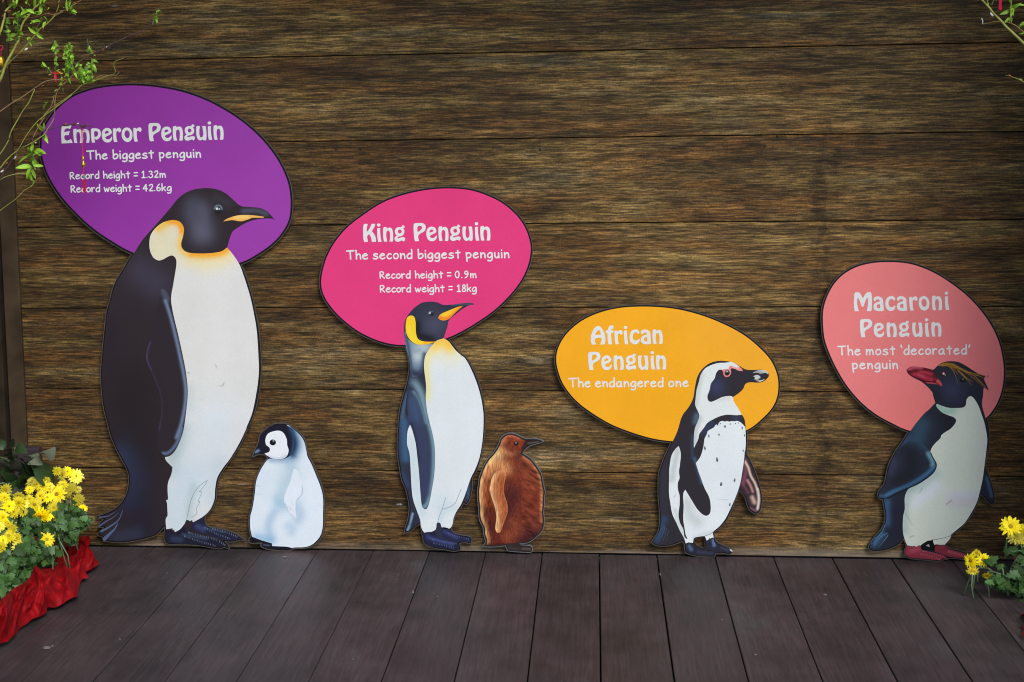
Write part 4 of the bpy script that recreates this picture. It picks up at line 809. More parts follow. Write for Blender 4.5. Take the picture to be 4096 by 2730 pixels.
AW = smooth(P('A2', [(800,1140,1),(830,1115),(880,1090),(905,1062),(920,1038,1),(945,1055),(958,1020),(980,1000),(1010,992),(1040,1002),(1070,992),(1100,1002),(1140,994),(1180,997),(1210,990),(1245,1003),(1285,1030),(1325,1080),(1332,1140),(1335,1300),(1325,1420)],
              'A3', [(1228,150),(1215,300),(1180,520),(1150,640),(1100,770),(1050,880),(990,1000),(920,1090),(850,1150),(835,1172),(845,1240,1),(825,1232,1),(805,1247,1),(795,1236,1),(775,1265,1),(760,1272,1),(735,1215,1),(680,1220),(605,1240),(590,1302,1),(575,1294,1),(560,1302,1),(540,1290,1),(500,1305,1),(480,1240),(430,1150),(380,1040),(335,940),(310,800),(295,680),(297,500),(300,380),(325,230),(370,150),(415,108,1),(440,200),(430,330),(418,420),(425,500),(405,560),(405,640),(425,720),(425,830),(412,950),(430,1050),(470,1130),(485,1220),(510,1250),(522,1245,1),(500,1200),(485,1110),(470,1000),(475,850),(468,740),(475,680),(495,645,1),(560,750),(640,880),(710,950),(760,965),(800,930),(808,850),(790,740),(730,620),(690,510),(660,430),(625,320,1),(680,240),(710,150),(740,30)],
              'A2', [(720,1440),(745,1340),(760,1240),(790,1180)]), True, 4)
sheet('belly', t, AW, (226, 232, 234), 3, [
    ('A3', [(400,160),(360,350),(330,520)], 14, (188,196,190), .8), ('A3', [(520,800),(560,950),(640,1040)], 26, (196,204,200), .8), ('A3', [(370,900),(420,1060),(470,1200)], 10, (196,204,202), .7), ('A3', [(600,1230),(840,1160)], 8, (196,206,210), .6), ('A3', [(380,700),(360,740)], 2, (180,176,168), .7), ('A3', [(890,762),(1030,768)], 1.6, (190,188,180), .8), ('A3', [(1100,500),(1050,800)], 40, (214,222,228), .5)], grid=4.5)
spots = []
for (x, y, rx, ry) in ((1045,1068,12,19),(1120,1035,11,8),(1190,1028,8,8),(980,1028,7,10),(1285,1088,9,22),(962,1182,9,18),(820,1200,9,25),(1317,1192,7,19),(765,1370,11,30),(1298,1405,8,18),(935,1530,14,34),(1232,1022,6,7),(962,1052,4,6)):
    spots.append(ell(x, y, rx, ry, 12, 'A2', -.12))
for (x, y, rx, ry) in ((937,575,14,26),(1102,527,11,24),(1043,826,9,22)): spots.append(ell(x, y, rx, ry, 12, 'A3', .18))
for i, sp_ in enumerate(spots):
    c0 = sp_.mean(0); sheet('spot', t, sp_, (66, 88, 92), 4, [('N', [(c0[0], c0[1] - 4)], 4, (150,166,166), .7), ('N', [(c0[0], c0[1] + 4)], 3, (34,50,56), .6)], grid=2)
sheet('far_flipper', t, smooth(P('A3', [(1236,235,1),(1280,300),(1330,400),(1368,510),(1405,640),(1422,750),(1412,860),(1378,918),(1325,905),(1280,850),(1240,735),(1172,640),(1195,480),(1222,330)]), True, 4), (54, 42, 48), 3, [
    ('A3', [(1230,280),(1240,400),(1210,560)], 9, (122,72,88), .9), ('A3', [(1230,300),(1270,370),(1300,470),(1350,560),(1380,640)], 4.2, (224,196,180), .98), ('A3', [(1385,640),(1400,760),(1385,880)], 5, (228,210,196), .98), ('A3', [(1260,530),(1300,600),(1325,670)], 5, (190,140,138), .85), ('A3', [(1320,740),(1345,800)], 8, (206,170,156), .9), ('A3', [(1290,870),(1360,905)], 5, (130,84,100), .8), ('A3', [(1190,560),(1270,680)], 5, (130,70,84), .6)], grid=3)
foot(t, P('A3', [(760,1270),(845,1245),(850,1285),(890,1312),(1000,1355),(1050,1385),(1060,1410),(1035,1425),(940,1408),(860,1395),(760,1390),(748,1330)]), (42,42,56), [('A3', [(840,1270),(850,1330)], 6, (106,130,176), .85), ('A3', [(940,1360),(1020,1390)], 5, (66,70,92), .7)])
foot(t, P('A3', [(505,1305),(590,1300),(620,1345),(700,1375),(850,1400),(880,1415),(845,1455),(730,1458),(600,1442),(520,1412),(500,1370)]), (40,40,52), [('A3', [(545,1340),(570,1380)], 7, (84,112,144), .8), ('A3', [(650,1410),(820,1425)], 6, (62,66,88), .6)])
sheet('claw', t, smooth(P('A3', [(1040,1375),(1072,1388),(1074,1408),(1052,1396)]), True, 2), (214, 206, 204), 4)
flat_strokes('leg_line', t, [('A3', [(735,1215),(790,1195),(842,1165)], 1.6, 0)], (70, 78, 84), 4)

flat_strokes('tail_feather', t, [('A3', [(225,1090),(190,1180),(120,1275)], 2.6, 1), ('A3', [(245,1100),(215,1200),(165,1300)], 3, 1), ('A3', [(265,1120),(245,1210),(205,1310)], 2.6, 1), ('A3', [(290,1150),(270,1230),(250,1300)], 2.2, 1), ('A3', [(205,1120),(150,1210),(100,1285)], 2.2, 1)], (62, 84, 112), 3)
# ---- macaroni penguin with the coral oval
MG = smooth(P('M1', [(92,600),(95,480),(130,360),(200,240),(300,150),(430,92),(600,65),(800,72),(950,110),(1100,180),(1250,280),(1380,390),(1500,530),(1590,680),(1640,820),(1665,980),(1660,1120),(1630,1240),(1580,1340),(1500,1430),(1330,1530),(1100,1570),(840,1530),(700,1470),(540,1380),(400,1260),(280,1110),(180,930),(110,750)]), True, 8)
MM = smooth(P('M2', [(1220,145),(1330,155),(1430,200),(1540,270),(1640,330),(1700,345),(1780,367,1),(1720,385),(1710,415,1),(1740,480),(1770,550),(1760,585),(1730,570),(1700,540,1),(1695,640),(1680,750),(1700,850),(1730,950),(1755,1050),(1765,1200),(1745,1400)],
              'M3', [(1550,0),(1540,150),(1510,330,1),(1520,390),(1560,490),(1600,620),(1625,740),(1620,800),(1590,825),(1540,790),(1490,730),(1450,695,1),(1420,790),(1360,920),(1270,1050),(1180,1140),(1090,1200,1),(1060,1270),(1015,1330),(1080,1370),(1200,1400),(1280,1430),(1320,1470),(1260,1500),(1150,1490),(1040,1485,1),(1050,1505,1),(1000,1500),(965,1525,1),(800,1510),(600,1490),(530,1460),(520,1400),(540,1340),(505,1235,1),(490,1270),(420,1330),(300,1380),(160,1400),(90,1380),(85,1330),(150,1230),(230,1140),(270,1050),(280,950),(265,850),(250,765,1),(205,750),(190,700),(215,640),(265,590,1),(290,480),(320,350),(400,180)],
              'M2', [(500,1360),(640,1150),(740,1010),(850,880),(920,820),(1000,735,1),(970,640),(960,600),(900,530),(820,460),(760,420),(680,385),(620,330),(600,280),(640,240),(700,222),(800,225),(900,245),(980,262),(1050,200),(1130,160)]), True, 5)
t = board('coral oval board with a macaroni penguin, red beak pointing left', (3700, 2225), [offset(MG, 6), MM])
sheet('oval_panel', t, MG, (234, 128, 128), 1, [('M1', [(900,1500)], 150, (238,122,116), .6)], grid=24)
heading(t, [('M',3415.3,1245.6),('a',3494,1245),('c',3540.8,1244.6),('a',3587.3,1244),('r',3637,1243.4),('o',3674.4,1243),('n',3727.6,1242),('i',3779.5,1241.2)], 2)
heading(t, [('P',3439.7,1350),('e',3494.8,1350),('n',3546.2,1349.4),('g',3595.3,1349),('u',3648.6,1348.6),('i',3700,1348),('n',3725.3,1347.4)], 2)
writing(t, [('The',3348.9,3443.4,1420.6,1420.2),('most',3462.5,3582,1420,1419.2),('<decorated>',3601.3,3882.3,1419,1416.8)], 6, 1.06, 2)
writing(t, [('penguin',3407,3592.8,1475.8,1475)], 6, 1.06, 2)
sheet('body', t, offset(MM, -4), (38, 42, 54), 2, [
    ('M2', [(1250,560)], 50, (56,58,86), .8), ('M2', [(1050,650),(1000,560)], 20, (34,36,40), .7), ('M2', [(820,1050),(760,1250)], 38, (50,78,98), .85), ('M2', [(500,1450),(620,1280)], 26, (58,72,108), .75),
    ('M3', [(300,800),(310,1050)], 16, (62,92,130), .85), ('M3', [(420,900),(420,1150)], 30, (34,34,54), .7), ('M3', [(230,1190),(150,1300)], 14, (70,110,146), .7), ('M3', [(1530,500),(1590,720)], 7, (66,92,122), .85), ('M2', [(1160,920),(1200,1050)], 30, (30,34,38), .7), ('M2', [(1330,170),(1600,320)], 10, (30,30,34), .6)], grid=5)
MW = smooth(P('M2', [(1040,755),(1100,780),(1200,808),(1300,812),(1400,805),(1440,770),(1450,700),(1480,658),(1520,650),(1570,700),(1620,790),(1660,900),(1700,1020),(1735,1200),(1738,1300),(1715,1450)],
              'M3', [(1530,40),(1525,150),(1500,350),(1480,500),(1450,640),(1410,790),(1350,910),(1260,1050),(1170,1130),(1090,1195,1),(1080,1240),(1040,1290),(1005,1325,1),(985,1318,1),(960,1335,1),(940,1322,1),(900,1338,1),(880,1320,1),(865,1265,1),(800,1275),(740,1310),(710,1335,1),(695,1328,1),(655,1352,1),(640,1335,1),(620,1340,1),(550,1330,1),(520,1260),(497,1150),(500,980),(520,880),(520,740),(555,650),(600,612,1),(700,560),(830,470),(890,400),(905,330),(870,260),(840,210),(840,160),(880,90),(960,10)],
              'M2', [(1100,1190),(1160,1145),(1230,1100),(1290,1030),(1305,980),(1270,940),(1200,915),(1120,880),(1060,830),(1028,780)]), True, 4)
sheet('belly', t, MW, (216, 222, 208), 3, [
    ('M2', [(1060,790),(1150,860),(1260,830)], 20, (158,196,180), .95), ('M2', [(1240,880),(1330,820)], 8, (170,204,188), .6), ('M2', [(1400,820),(1600,820),(1680,1100)], 30, (216,220,204), .5),
    ('M3', [(620,640),(750,580),(880,450)], 26, (178,200,196), .85), ('M3', [(640,800),(800,700),(900,600)], 28, (222,230,240), .7), ('M3', [(560,650),(530,900),(520,1150)], 18, (176,194,188), .8), ('M3', [(1100,720),(1420,720)], 22, (214,214,226), .7), ('M3', [(1100,820),(1380,800)], 22, (206,200,204), .6),
    ('M3', [(640,560),(560,640)], 14, (160,182,180), .7), ('M3', [(690,690),(735,620)], 1.6, (130,140,140), .8), ('M3', [(1030,825),(1100,775)], 1.8, (140,128,120), .9), ('M3', [(525,925),(620,1085)], 1.6, (120,128,116), .8), ('M3', [(580,1232),(625,1215)], 1.8, (140,120,100), .8)], grid=5)
sheet('flipper', t, smooth(P('M3', [(700,60),(790,120),(838,190),(870,260),(905,330),(890,400),(830,470),(700,560),(590,612),(450,670),(300,745),(215,748),(200,705),(222,648),(272,595),(300,480),(340,330),(430,170),(560,60)]), True, 4), (40, 44, 60), 4, [
    ('M3', [(600,80),(660,60),(760,110)], 20, (50,78,98), .7), ('M3', [(810,200),(865,310),(860,350)], 9, (112,152,170), .95), ('M3', [(875,370),(800,440),(690,520),(560,590),(420,650),(290,715)], 8, (66,112,150), .9), ('M3', [(380,300),(360,440)], 18, (58,60,86), .7), ('M3', [(580,150),(600,400),(450,520)], 34, (30,32,38), .8), ('M3', [(220,720),(260,725)], 6, (70,90,124), .7)], grid=4)
flat_strokes('flipper_line', t, [('M3', [(838,190),(872,260),(908,330),(893,402),(832,472),(702,563),(590,615),(450,674),(300,750)], 3.4, 0)], (16, 16, 22), 5)
bk = sheet('beak', t, smooth(P('M2', [(618,285),(645,250),(700,233),(800,238),(900,258),(980,285),(1015,350),(1055,400),(1090,440),(1115,512,1),(1060,490),(1000,478),(900,468),(830,445),(740,402),(680,370),(635,330)]), True, 3), (92, 22, 34), 3, [
    ('M2', [(650,270),(720,248),(820,250)], 6, (200,84,104), .9), ('M2', [(720,340),(800,350),(900,400),(960,420)], 11, (176,46,68), .95), ('M2', [(780,350),(850,375)], 5, (196,70,100), .8), ('M2', [(800,300),(900,320),(960,340)], 6, (186,56,74), .85), ('M2', [(1040,425),(1100,490)], 6, (222,92,98), .9), ('M2', [(900,460),(1030,475)], 3.5, (206,84,88), .8)], grid=2.5)
flat_strokes('beak_line', bk, [('M2', [(628,300),(700,310),(790,290),(880,285),(960,310)], 3.2, 1), ('M2', [(680,360),(780,410),(880,440),(1000,445),(1040,400)], 3.2, 0), ('M2', [(1000,455),(1050,470),(1095,495)], 2, 1)], (44, 14, 22), 4)
ey = sheet('eye', t, ell(1128, 335, 52, 42, 20, 'M2'), (60, 24, 30), 3, [('M2', [(1128,335)], 6, (24,16,20), .9), ('M2', [(1090,315),(1150,300)], 5, (92,34,38), .7)], grid=2.5)
sheet('eye_glint', ey, None, (210, 204, 208), 4, outers=[ell(1130, 332, 15, 15, 10, 'M2'), ell(1152, 352, 7, 7, 8, 'M2')])
cr_l = [[(1060,220),(1150,190),(1260,200),(1400,270),(1520,320),(1640,340),(1700,375)], [(1075,222),(1160,215),(1260,240),(1340,290),(1420,360),(1500,440),(1560,440)][:6], [(1100,215),(1200,230),(1260,290),(1300,370),(1335,490)],
        [(1150,215),(1230,240),(1290,290),(1335,350)], [(1200,210),(1330,260),(1450,310),(1560,370),(1640,450),(1720,530),(1750,575)], [(1250,210),(1380,280),(1500,330),(1600,400),(1690,490),(1745,560)], [(1300,230),(1420,290),(1560,335),(1660,350)],
        [(1330,290),(1400,360),(1460,420),(1530,500)], [(1080,215),(1180,185),(1290,200)], [(1110,225),(1230,222),(1350,268)], [(1380,330),(1440,390),(1550,450)], [(1560,350),(1640,370),(1690,400)], [(1120,205),(1260,215),(1400,290),(1500,360),(1600,440),(1700,530)]]
flat_strokes('crest', t, [('M2', l, 3.6 if i not in (4, 5, 8, 9, 12) else 4.6, 1) for i, l in enumerate(cr_l)], (160, 114, 36), 3)
flat_strokes('crest_shade', t, [('M2', [(1130,208),(1250,228),(1380,300),(1500,380)], 1.6, 1), ('M2', [(1200,220),(1320,275),(1450,330),(1600,420)], 1.6, 1)], (96, 66, 24), 4)
flat_strokes('tail_feather', t, [('M3', [(280,1080),(220,1190),(120,1270),(100,1360)], 4, 1), ('M3', [(300,1180),(210,1240),(150,1320),(140,1385)], 5, 1), ('M3', [(310,1210),(250,1290),(190,1360)], 5, 1)], (74, 110, 146), 3)
bolt = at_arr(P('M2', [(1397, 415)])[:, :2], BOARD_D)[0]
v, f = lathe([(0, -.006), (.004, -.006), (.0075, -.0035), (.0085, 0), (.0085, .001)], (0, 0, 0), 14)
obj('screw_head', [(bolt[0] + a[0], bolt[1] - .001 + a[2], bolt[2] + a[1]) for a in v], f, mat('dark_screw', (.02, .02, .024), .3), t, smooth=True)
foot(t, P('M3', [(885,1322),(1005,1328,1),(1030,1355),(1090,1382),(1200,1410),(1280,1440),(1300,1475),(1250,1492),(1150,1482),(1040,1460),(960,1430),(885,1400)]), (134, 50, 64), [('M3', [(920,1360),(960,1410)], 8, (124,42,58), .6), ('M3', [(1060,1410),(1240,1460)], 5, (176,92,100), .6)])
foot(t, P('M3', [(545,1338),(640,1345),(715,1338),(730,1385),(800,1405),(900,1425),(1000,1455),(1045,1500,1),(990,1488),(965,1515,1),(800,1500),(600,1480),(535,1450),(528,1400)]), (140, 52, 66), [('M3', [(600,1400),(680,1380)], 10, (176,78,94), .7), ('M3', [(560,1450),(760,1490)], 6, (124,44,60), .7)])
scales(t, [('M3', [(740,1400),(850,1425),(1020,1485)], 14, 5), ('M3', [(720,1440),(850,1465),(950,1505)], 12, 5), ('M3', [(1060,1400),(1160,1425),(1260,1465)], 10, 5)], (196, 118, 128), 1.5)
sheet('ankle_shadow', t, smooth(P('M3', [(716,1338,1),(745,1310),(800,1280),(862,1270,1),(880,1325,1),(893,1338),(885,1408,1),(840,1396),(790,1385),(735,1385)]), True, 3), (18, 22, 22), 4)
sheet('pale_triangle', t, P('M3', [(780,1335,1),(815,1312,1),(828,1350,1)])[:, :2], (170, 174, 172), 5)
flat_strokes('leg_line', t, [('M3', [(850,1262),(930,1252),(1010,1235),(1085,1212)], 1.8, 0)], (110, 124, 128), 5)
#@@PART4
# ------------------------------------------------------------------ plants
def leafmat(name, col, rough=.5, tr=.25):
    mt, n, b = nodes(name); L = n.links.new
    tc = n.nodes.new('ShaderNodeTexCoord'); oi = n.nodes.new('ShaderNodeObjectInfo')
    nz = n.nodes.new('ShaderNodeTexNoise'); nz.inputs['Scale'].default_value = 40; nz.inputs['Detail'].default_value = 4; L(tc.outputs['Object'], nz.inputs['Vector'])
    mr = n.nodes.new('ShaderNodeMapRange'); mr.inputs[3].default_value = .6; mr.inputs[4].default_value = 1.4; L(nz.outputs[0], mr.inputs[0])
    m2 = n.nodes.new('ShaderNodeMapRange'); m2.inputs[3].default_value = .5; m2.inputs[4].default_value = 1.5; L(oi.outputs['Random'], m2.inputs[0])
    mu = n.nodes.new('ShaderNodeMath'); mu.operation = 'MULTIPLY'; L(mr.outputs[0], mu.inputs[0]); L(m2.outputs[0], mu.inputs[1])
    sc = n.nodes.new('ShaderNodeVectorMath'); sc.operation = 'SCALE'; sc.inputs[0].default_value = col; L(mu.outputs[0], sc.inputs['Scale'])
    L(sc.outputs[0], b.inputs['Base Color']); b.inputs['Roughness'].default_value = rough
    t_ = n.nodes.new('ShaderNodeBsdfTranslucent'); L(sc.outputs[0], t_.inputs[0])
    mx = n.nodes.new('ShaderNodeMixShader'); mx.inputs[0].default_value = tr
    L(b.outputs[0], mx.inputs[1]); L(t_.outputs[0], mx.inputs[2]); L(mx.outputs[0], n.nodes['Material Output'].inputs[0])
    return mt
LEAF_W = leafmat('willow_leaf_green', (.27, .50, .035)); LEAF_C = leafmat('chrysanthemum_leaf_green', (.066, .15, .036)); LEAF_D = leafmat('dark_leaf_green', (.03, .065, .018)); LEAF_G = leafmat('grey_wilted_leaf', (.11, .125, .08), .7)
STEM_Y = mat('yellow_green_stem', (.22, .24, .035), .5, noise=.3, nscale=30); STEM_B = mat('brown_twig', (.055, .026, .016), .6, noise=.4, nscale=60); STEM_T = mat('tan_tendril', (.22, .13, .05), .6, noise=.3, nscale=40); STEM_G = mat('pale_green_stem', (.12, .19, .09), .6)
PET_Y = leafmat('yellow_petal', (.86, .73, .006), .55, .3); PET_P = leafmat('pale_yellow_petal', (.86, .76, .10), .5, .3); DISC = mat('flower_disc_yellow', (.52, .40, .02), .8, noise=.4, nscale=400, bump=.8); DISC_O = mat('flower_disc_ochre', (.42, .24, .01), .8, noise=.4, nscale=400, bump=.8)
BUDR = mat('red_bud_scale', (.20, .06, .02), .35, noise=.4, nscale=80); BUDW = mat('silvery_catkin', (.7, .7, .66), .8, noise=.15, nscale=200, sheen=.5)
RED = None
def mesh_only(name, V, Fc, m_, smooth_=True):
    me = bpy.data.meshes.new(name); me.from_pydata([tuple(v) for v in V], [], Fc); me.materials.append(m_)
    for p in me.polygons: p.use_smooth = smooth_
    return me
def blade(L, W, curl, fold, n=7, tip=1.0, twist=0.0):
    """a leaf along +Y from the origin, curling toward -Z, folded on its midrib"""
    V, Fc = [], []; y = z = 0.0; a = 0.0
    for i in range(n + 1):
        u = i / n; wd = W * .5 * math.sin(math.pi * min(1, u * .97 + .03) ** .85) ** .8 if 0 < u < 1 else W * .03
        tw = twist * u
        for s in (-1, 0, 1):
            x = s * wd; zz = abs(s) * wd * fold
            V.append((x * math.cos(tw) - zz * math.sin(tw), y, z + x * math.sin(tw) + zz * math.cos(tw)))
        a += curl / n; y += L / n * math.cos(a); z -= L / n * math.sin(a)
    for i in range(n):
        for s in (0, 1): Fc.append((i * 3 + s, i * 3 + s + 1, i * 3 + s + 4, i * 3 + s + 3))
    return V, Fc
WLEAF = [mesh_only('willow_leaf', *blade(1.05, .33, c, .5, 8, twist=t), LEAF_W) for c, t in ((.5, .3), (1.4, -.4), (2.6, .8), (4.2, .5), (.2, -.2), (5.2, -.6))]
def lobed(seed):
    r = random.Random(seed); V = [(0, 0, 0)]; Fc = []
    out = [(0, -.02), (.16, .05), (.34, .02), (.30, .16), (.44, .24), (.30, .34), (.26, .42), (.40, .54), (.30, .62), (.20, .66), (.22, .84), (.08, .86), (0, 1.0)]
    pts = out + [(-x, y) for x, y in out[-2:0:-1]]
    V = []
    mid = [(0, y, 0) for y in np.linspace(0, .9, 7)]
    for x, y in pts:
        x *= 1 + r.uniform(-.15, .15); y += r.uniform(-.03, .03)
        V.append((x, y, -.35 * y * y + .30 * abs(x) - .1 * x * x * 4 + r.uniform(-.03, .03)))
    n = len(pts); c = len(V)
    for x, y, z in mid: V.append((0, y, -.35 * y * y))
    for i in range(n):
        j = (i + 1) % n
        k = min(range(7), key=lambda q: abs(mid[q][1] - (V[i][1] + V[j][1]) / 2)); Fc.append((i, j, c + k))
    for k in range(6):
        pass
    for i in range(n):                       # close the strips between neighbouring fan centres
        j = (i + 1) % n; h = (i - 1) % n
        k1 = min(range(7), key=lambda q: abs(mid[q][1] - (V[i][1] + V[j][1]) / 2)); k0 = min(range(7), key=lambda q: abs(mid[q][1] - (V[h][1] + V[i][1]) / 2))
        a, b_ = k0, k1
        step = 1 if b_ > a else -1
        for q in range(a, b_, step): Fc.append((i, c + q + step, c + q))
    return V, Fc
CLEAF = [mesh_only('chrysanthemum_leaf', *lobed(s), LEAF_C) for s in range(4)]
BLEAF = [mesh_only('broad_leaf', *blade(1, .62, c, .35, 9, twist=t), m_) for c, t, m_ in ((.7, .2, LEAF_D), (1.8, .5, LEAF_G), (1.2, -.3, LEAF_D), (2.6, .9, LEAF_G))]
def flower_mesh(kind, seed):
    r = random.Random(seed); parts = []
    rings = {'open': ((15, 1.0, .12, .25), (14, .86, .34, .23), (10, .62, .62, .18)), 'full': ((15, 1.0, .05, .25), (15, .9, .35, .23), (13, .74, .7, .21), (11, .55, 1.0, .18), (8, .36, 1.3, .15)), 'bud': ((9, .75, 1.15, .2), (8, .62, 1.35, .2))}[kind]
    for n, L, el, wd in rings:
        for k in range(n):
            a = 2 * math.pi * (k + r.uniform(-.25, .25)) / n + L * 3; ll = L * r.uniform(.86, 1.08); e = el + r.uniform(-.14, .14)
            c = r.uniform(.2, .7) if kind != 'bud' else -.5
            V, Fc = [], []; x = .1; z = .02; ang = e
            m_ = 4
            for i in range(m_ + 1):
                u = i / m_; w_ = wd * (.35 + .75 * math.sin(math.pi * min(.93, u * .8 + .1))) * .5 if i < m_ else wd * .16
                for s in (-1, 0, 1): V.append((x, s * w_, z + abs(s) * w_ * .45))
                ang -= c * .25; x += (ll - .1) / m_ * math.cos(ang); z += (ll - .1) / m_ * math.sin(ang)
            for i in range(m_):
                for s in (0, 1): Fc.append((i * 3 + s, i * 3 + s + 1, i * 3 + s + 4, i * 3 + s + 3))
            ca, sa = math.cos(a), math.sin(a)
            parts.append(([(p[0] * ca - p[1] * sa, p[0] * sa + p[1] * ca, p[2]) for p in V], Fc))
    return merge(parts)
FM = {('open', s): mesh_only('chrysanthemum_flower', *flower_mesh('open', s), PET_Y) for s in range(4)}
FM.update({('full', s): mesh_only('chrysanthemum_flower', *flower_mesh('full', s), PET_P if s % 2 else PET_Y) for s in range(4)})
FM.update({('bud', s): mesh_only('flower_bud', *flower_mesh('bud', s), PET_Y) for s in range(2)})
dv, df = lathe([(.001, .17), (.10, .165), (.19, .12), (.235, .05), (.24, -.02), (.14, -.1), (.04, -.16)], (0, 0, 0), 14)
DM = [mesh_only('flower_disc', dv, df, DISC), mesh_only('flower_disc', dv, df, DISC_O)]
def frame(p, z, y=None, s=1.0, roll=0.0):
    z = Vector(z).normalized(); y = Vector(y) if y is not None else Vector((0, 0, 1))
    x = y.cross(z)
    if x.length < 1e-4: x = Vector((1, 0, 0))
    x.normalize(); y = z.cross(x)
    m_ = Matrix((x, y, z)).transposed().to_4x4() @ Matrix.Rotation(roll, 4, 'Z')
    return Matrix.Translation(p) @ m_ @ Matrix.Scale(s, 4)
def leaf_at(name, me, parent, p, direc, s, roll=0.0):
    """leaf whose length runs along direc"""
    d = Vector(direc).normalized(); z = Vector((random.uniform(-.5, .5), -1, random.uniform(.1, .9)))
    z = (z - d * z.dot(d)).normalized(); x = d.cross(z)
    m_ = Matrix((x, d, z)).transposed().to_4x4()
    return inst(name, me, parent, Matrix.Translation(p) @ m_ @ Matrix.Rotation(roll, 4, 'Y') @ Matrix.Scale(s, 4))
def px_path(z, pts, d0, d1, step=9):
    q = smooth(P(z, pts), False, step); n = len(q)
    return [at(q[i, 0], q[i, 1], d0 + (d1 - d0) * i / max(n - 1, 1)) for i in range(n)]

# ---- potted chrysanthemums, left
def depth_left(x, y):              # photo px -> how far before the wall the bloom stands
    t_ = np.clip((x - 0) / 330, 0, 1) * .55 + np.clip((2250 - y) / 450, 0, 1) * .45
    return .68 - .38 * t_
def chrys(label, base, zk, blooms, leaves, dfun, group, nleaf_seed):
    t = thing('chrysanthemum_plant', label, 'plant', base, group)
    r = random.Random(nleaf_seed)
    ox, oy, s = Z[zk]
    for i, (x, y, rad, kind) in enumerate(blooms):
        X, Y = ox + x * s, oy + y * s; d = dfun(X, Y)
        p = at(X, Y, d); dist = (p - Vector(CAMP)).length; R_ = rad * s * dist / F * .85
        look = (Vector(CAMP) - p).normalized()
        k = kind[0]
        tilt = {'o': .55, 'f': .6, 'b': .8, 'u': 1.0, 's': 1.1}[k]
        nz_ = (look + Vector((r.uniform(-.5, .5), 0, r.uniform(.1, .75))) * tilt).normalized()
        if len(kind) > 1: nz_ = (look * .6 + Vector({'r': (.9, -.2, .1), 'l': (-.9, -.2, .1), 'd': (0.1, -.3, -.8), 'u': (0, -.2, 1)}[kind[1]])).normalized()
        fk = {'o': 'open', 'f': 'full', 'b': 'bud', 'u': 'open', 's': 'full'}[k]
        fo = inst('flower' if fk != 'bud' else 'bud', FM[(fk, r.randrange(2 if fk == 'bud' else 4))], t, frame(p, nz_, s=R_ * (1.08 if fk != 'bud' else 1.2), roll=r.uniform(0, 6)))
        if fk != 'bud' :
            di = bpy.data.objects.new('disc', DM[1 if r.random() < .4 else 0]); link(di, fo)
            if fk == 'full': di.scale = (.6, .6, .9)
        # stem down into the bush
        q = p - nz_ * R_ * .1; e = p + Vector((r.uniform(-.03, .03), r.uniform(.0, .04), -r.uniform(.07, .14)))
        v, f = tube([q, (q + e) / 2 + Vector((r.uniform(-.01, .01), 0, .005)), e], [.0022, .0026, .003], 6)
        obj('stem', v, f, STEM_G, t, smooth=True)
    for (x, y, sx_, sy_, n, ls) in leaves:
        for i in range(n):
            X = ox + (x + r.gauss(0, sx_)) * s; Y = oy + (y + r.gauss(0, sy_)) * s
            p = at(X, Y, dfun(X, Y) + .05 - r.uniform(.0, .12)); sc_ = ls * s * (p - Vector(CAMP)).length / F * r.uniform(.7, 1.15)
            a = r.uniform(0, 2 * math.pi); dr = Vector((math.cos(a), -.35, math.sin(a) * .8 - .25))
            leaf_at('leaf', CLEAF[r.randrange(4)], t, p - dr.normalized() * sc_ * .5, dr, sc_, r.uniform(-.6, .6))
    return t
bl_back = [(330,420,46,'u'),(460,385,44,'u'),(255,330,42,'s'),(470,545,26,'b'),(345,560,40,'s'),(205,365,38,'f'),(540,365,34,'s'),(470,240,50,'s'),(130,420,50,'s'),(320,300,36,'s'),(395,398,76,'o'),(298,345,62,'o'),(545,435,52,'o'),(530,272,64,'s'),(435,262,58,'sl'),(375,492,56,'u'),(240,472,66,'o'),(275,545,84,'sd'),(408,550,44,'u'),(578,502,46,'sr'),(40,368,52,'o'),(436,330,46,'u'),(500,350,46,'o'),(220,310,45,'s'),(345,345,40,'f'),(500,516,24,'b'),(182,596,30,'b'),(490,425,28,'b'),(280,410,40,'u'),(205,430,40,'u'),(400,235,40,'s')]
bl_front = [(30,420,50,'s'),(95,520,50,'s'),(85,640,44,'u'),(165,470,44,'s'),(-5,620,50,'s'),(60,600,36,'f'),(110,700,44,'s'),(325,712,64,'u'),(130,458,64,'s'),(62,482,62,'s'),(20,560,62,'s'),(60,688,62,'u'),(132,760,66,'sr'),(2,765,50,'s'),(5,460,30,'s'),(20,720,45,'u'),(155,876,26,'b'),(370,780,30,'bd'),(406,685,22,'b'),(415,722,14,'b'),(108,598,24,'b'),(160,520,40,'u'),(130,830,26,'b'),(2,850,36,'s')]
lf_back = [(160,560,90,60,24,74),(380,640,60,40,18,74),(480,480,50,60,14,66),(40,440,60,40,10,66),(450,600,60,45,26,70),(550,590,30,40,16,66),(470,690,45,30,16,70),(300,620,80,35,16,64),(200,640,60,50,12,60),(580,560,14,40,6,60),(90,560,60,50,10,60),(340,840,40,35,14,70)]
lf_front = [(20,930,50,60,24,84),(120,1000,40,30,10,80),(180,930,40,40,14,80),(250,800,70,50,20,76),(60,820,70,50,20,76),(60,1010,50,50,18,74),(100,920,60,50,22,72),(40,860,40,50,14,70),(200,720,30,60,12,60),(260,850,40,30,12,74),(330,800,40,35,14,72),(160,980,22,30,8,66),(30,1060,25,20,7,66),(230,780,60,60,14,66),(190,860,20,40,8,66)]
bp_ = atf(150, 2330); bp2 = atf(-40, 2480)
TERRA = mat('terracotta', (.34, .12, .05), .8, noise=.15, nscale=30)
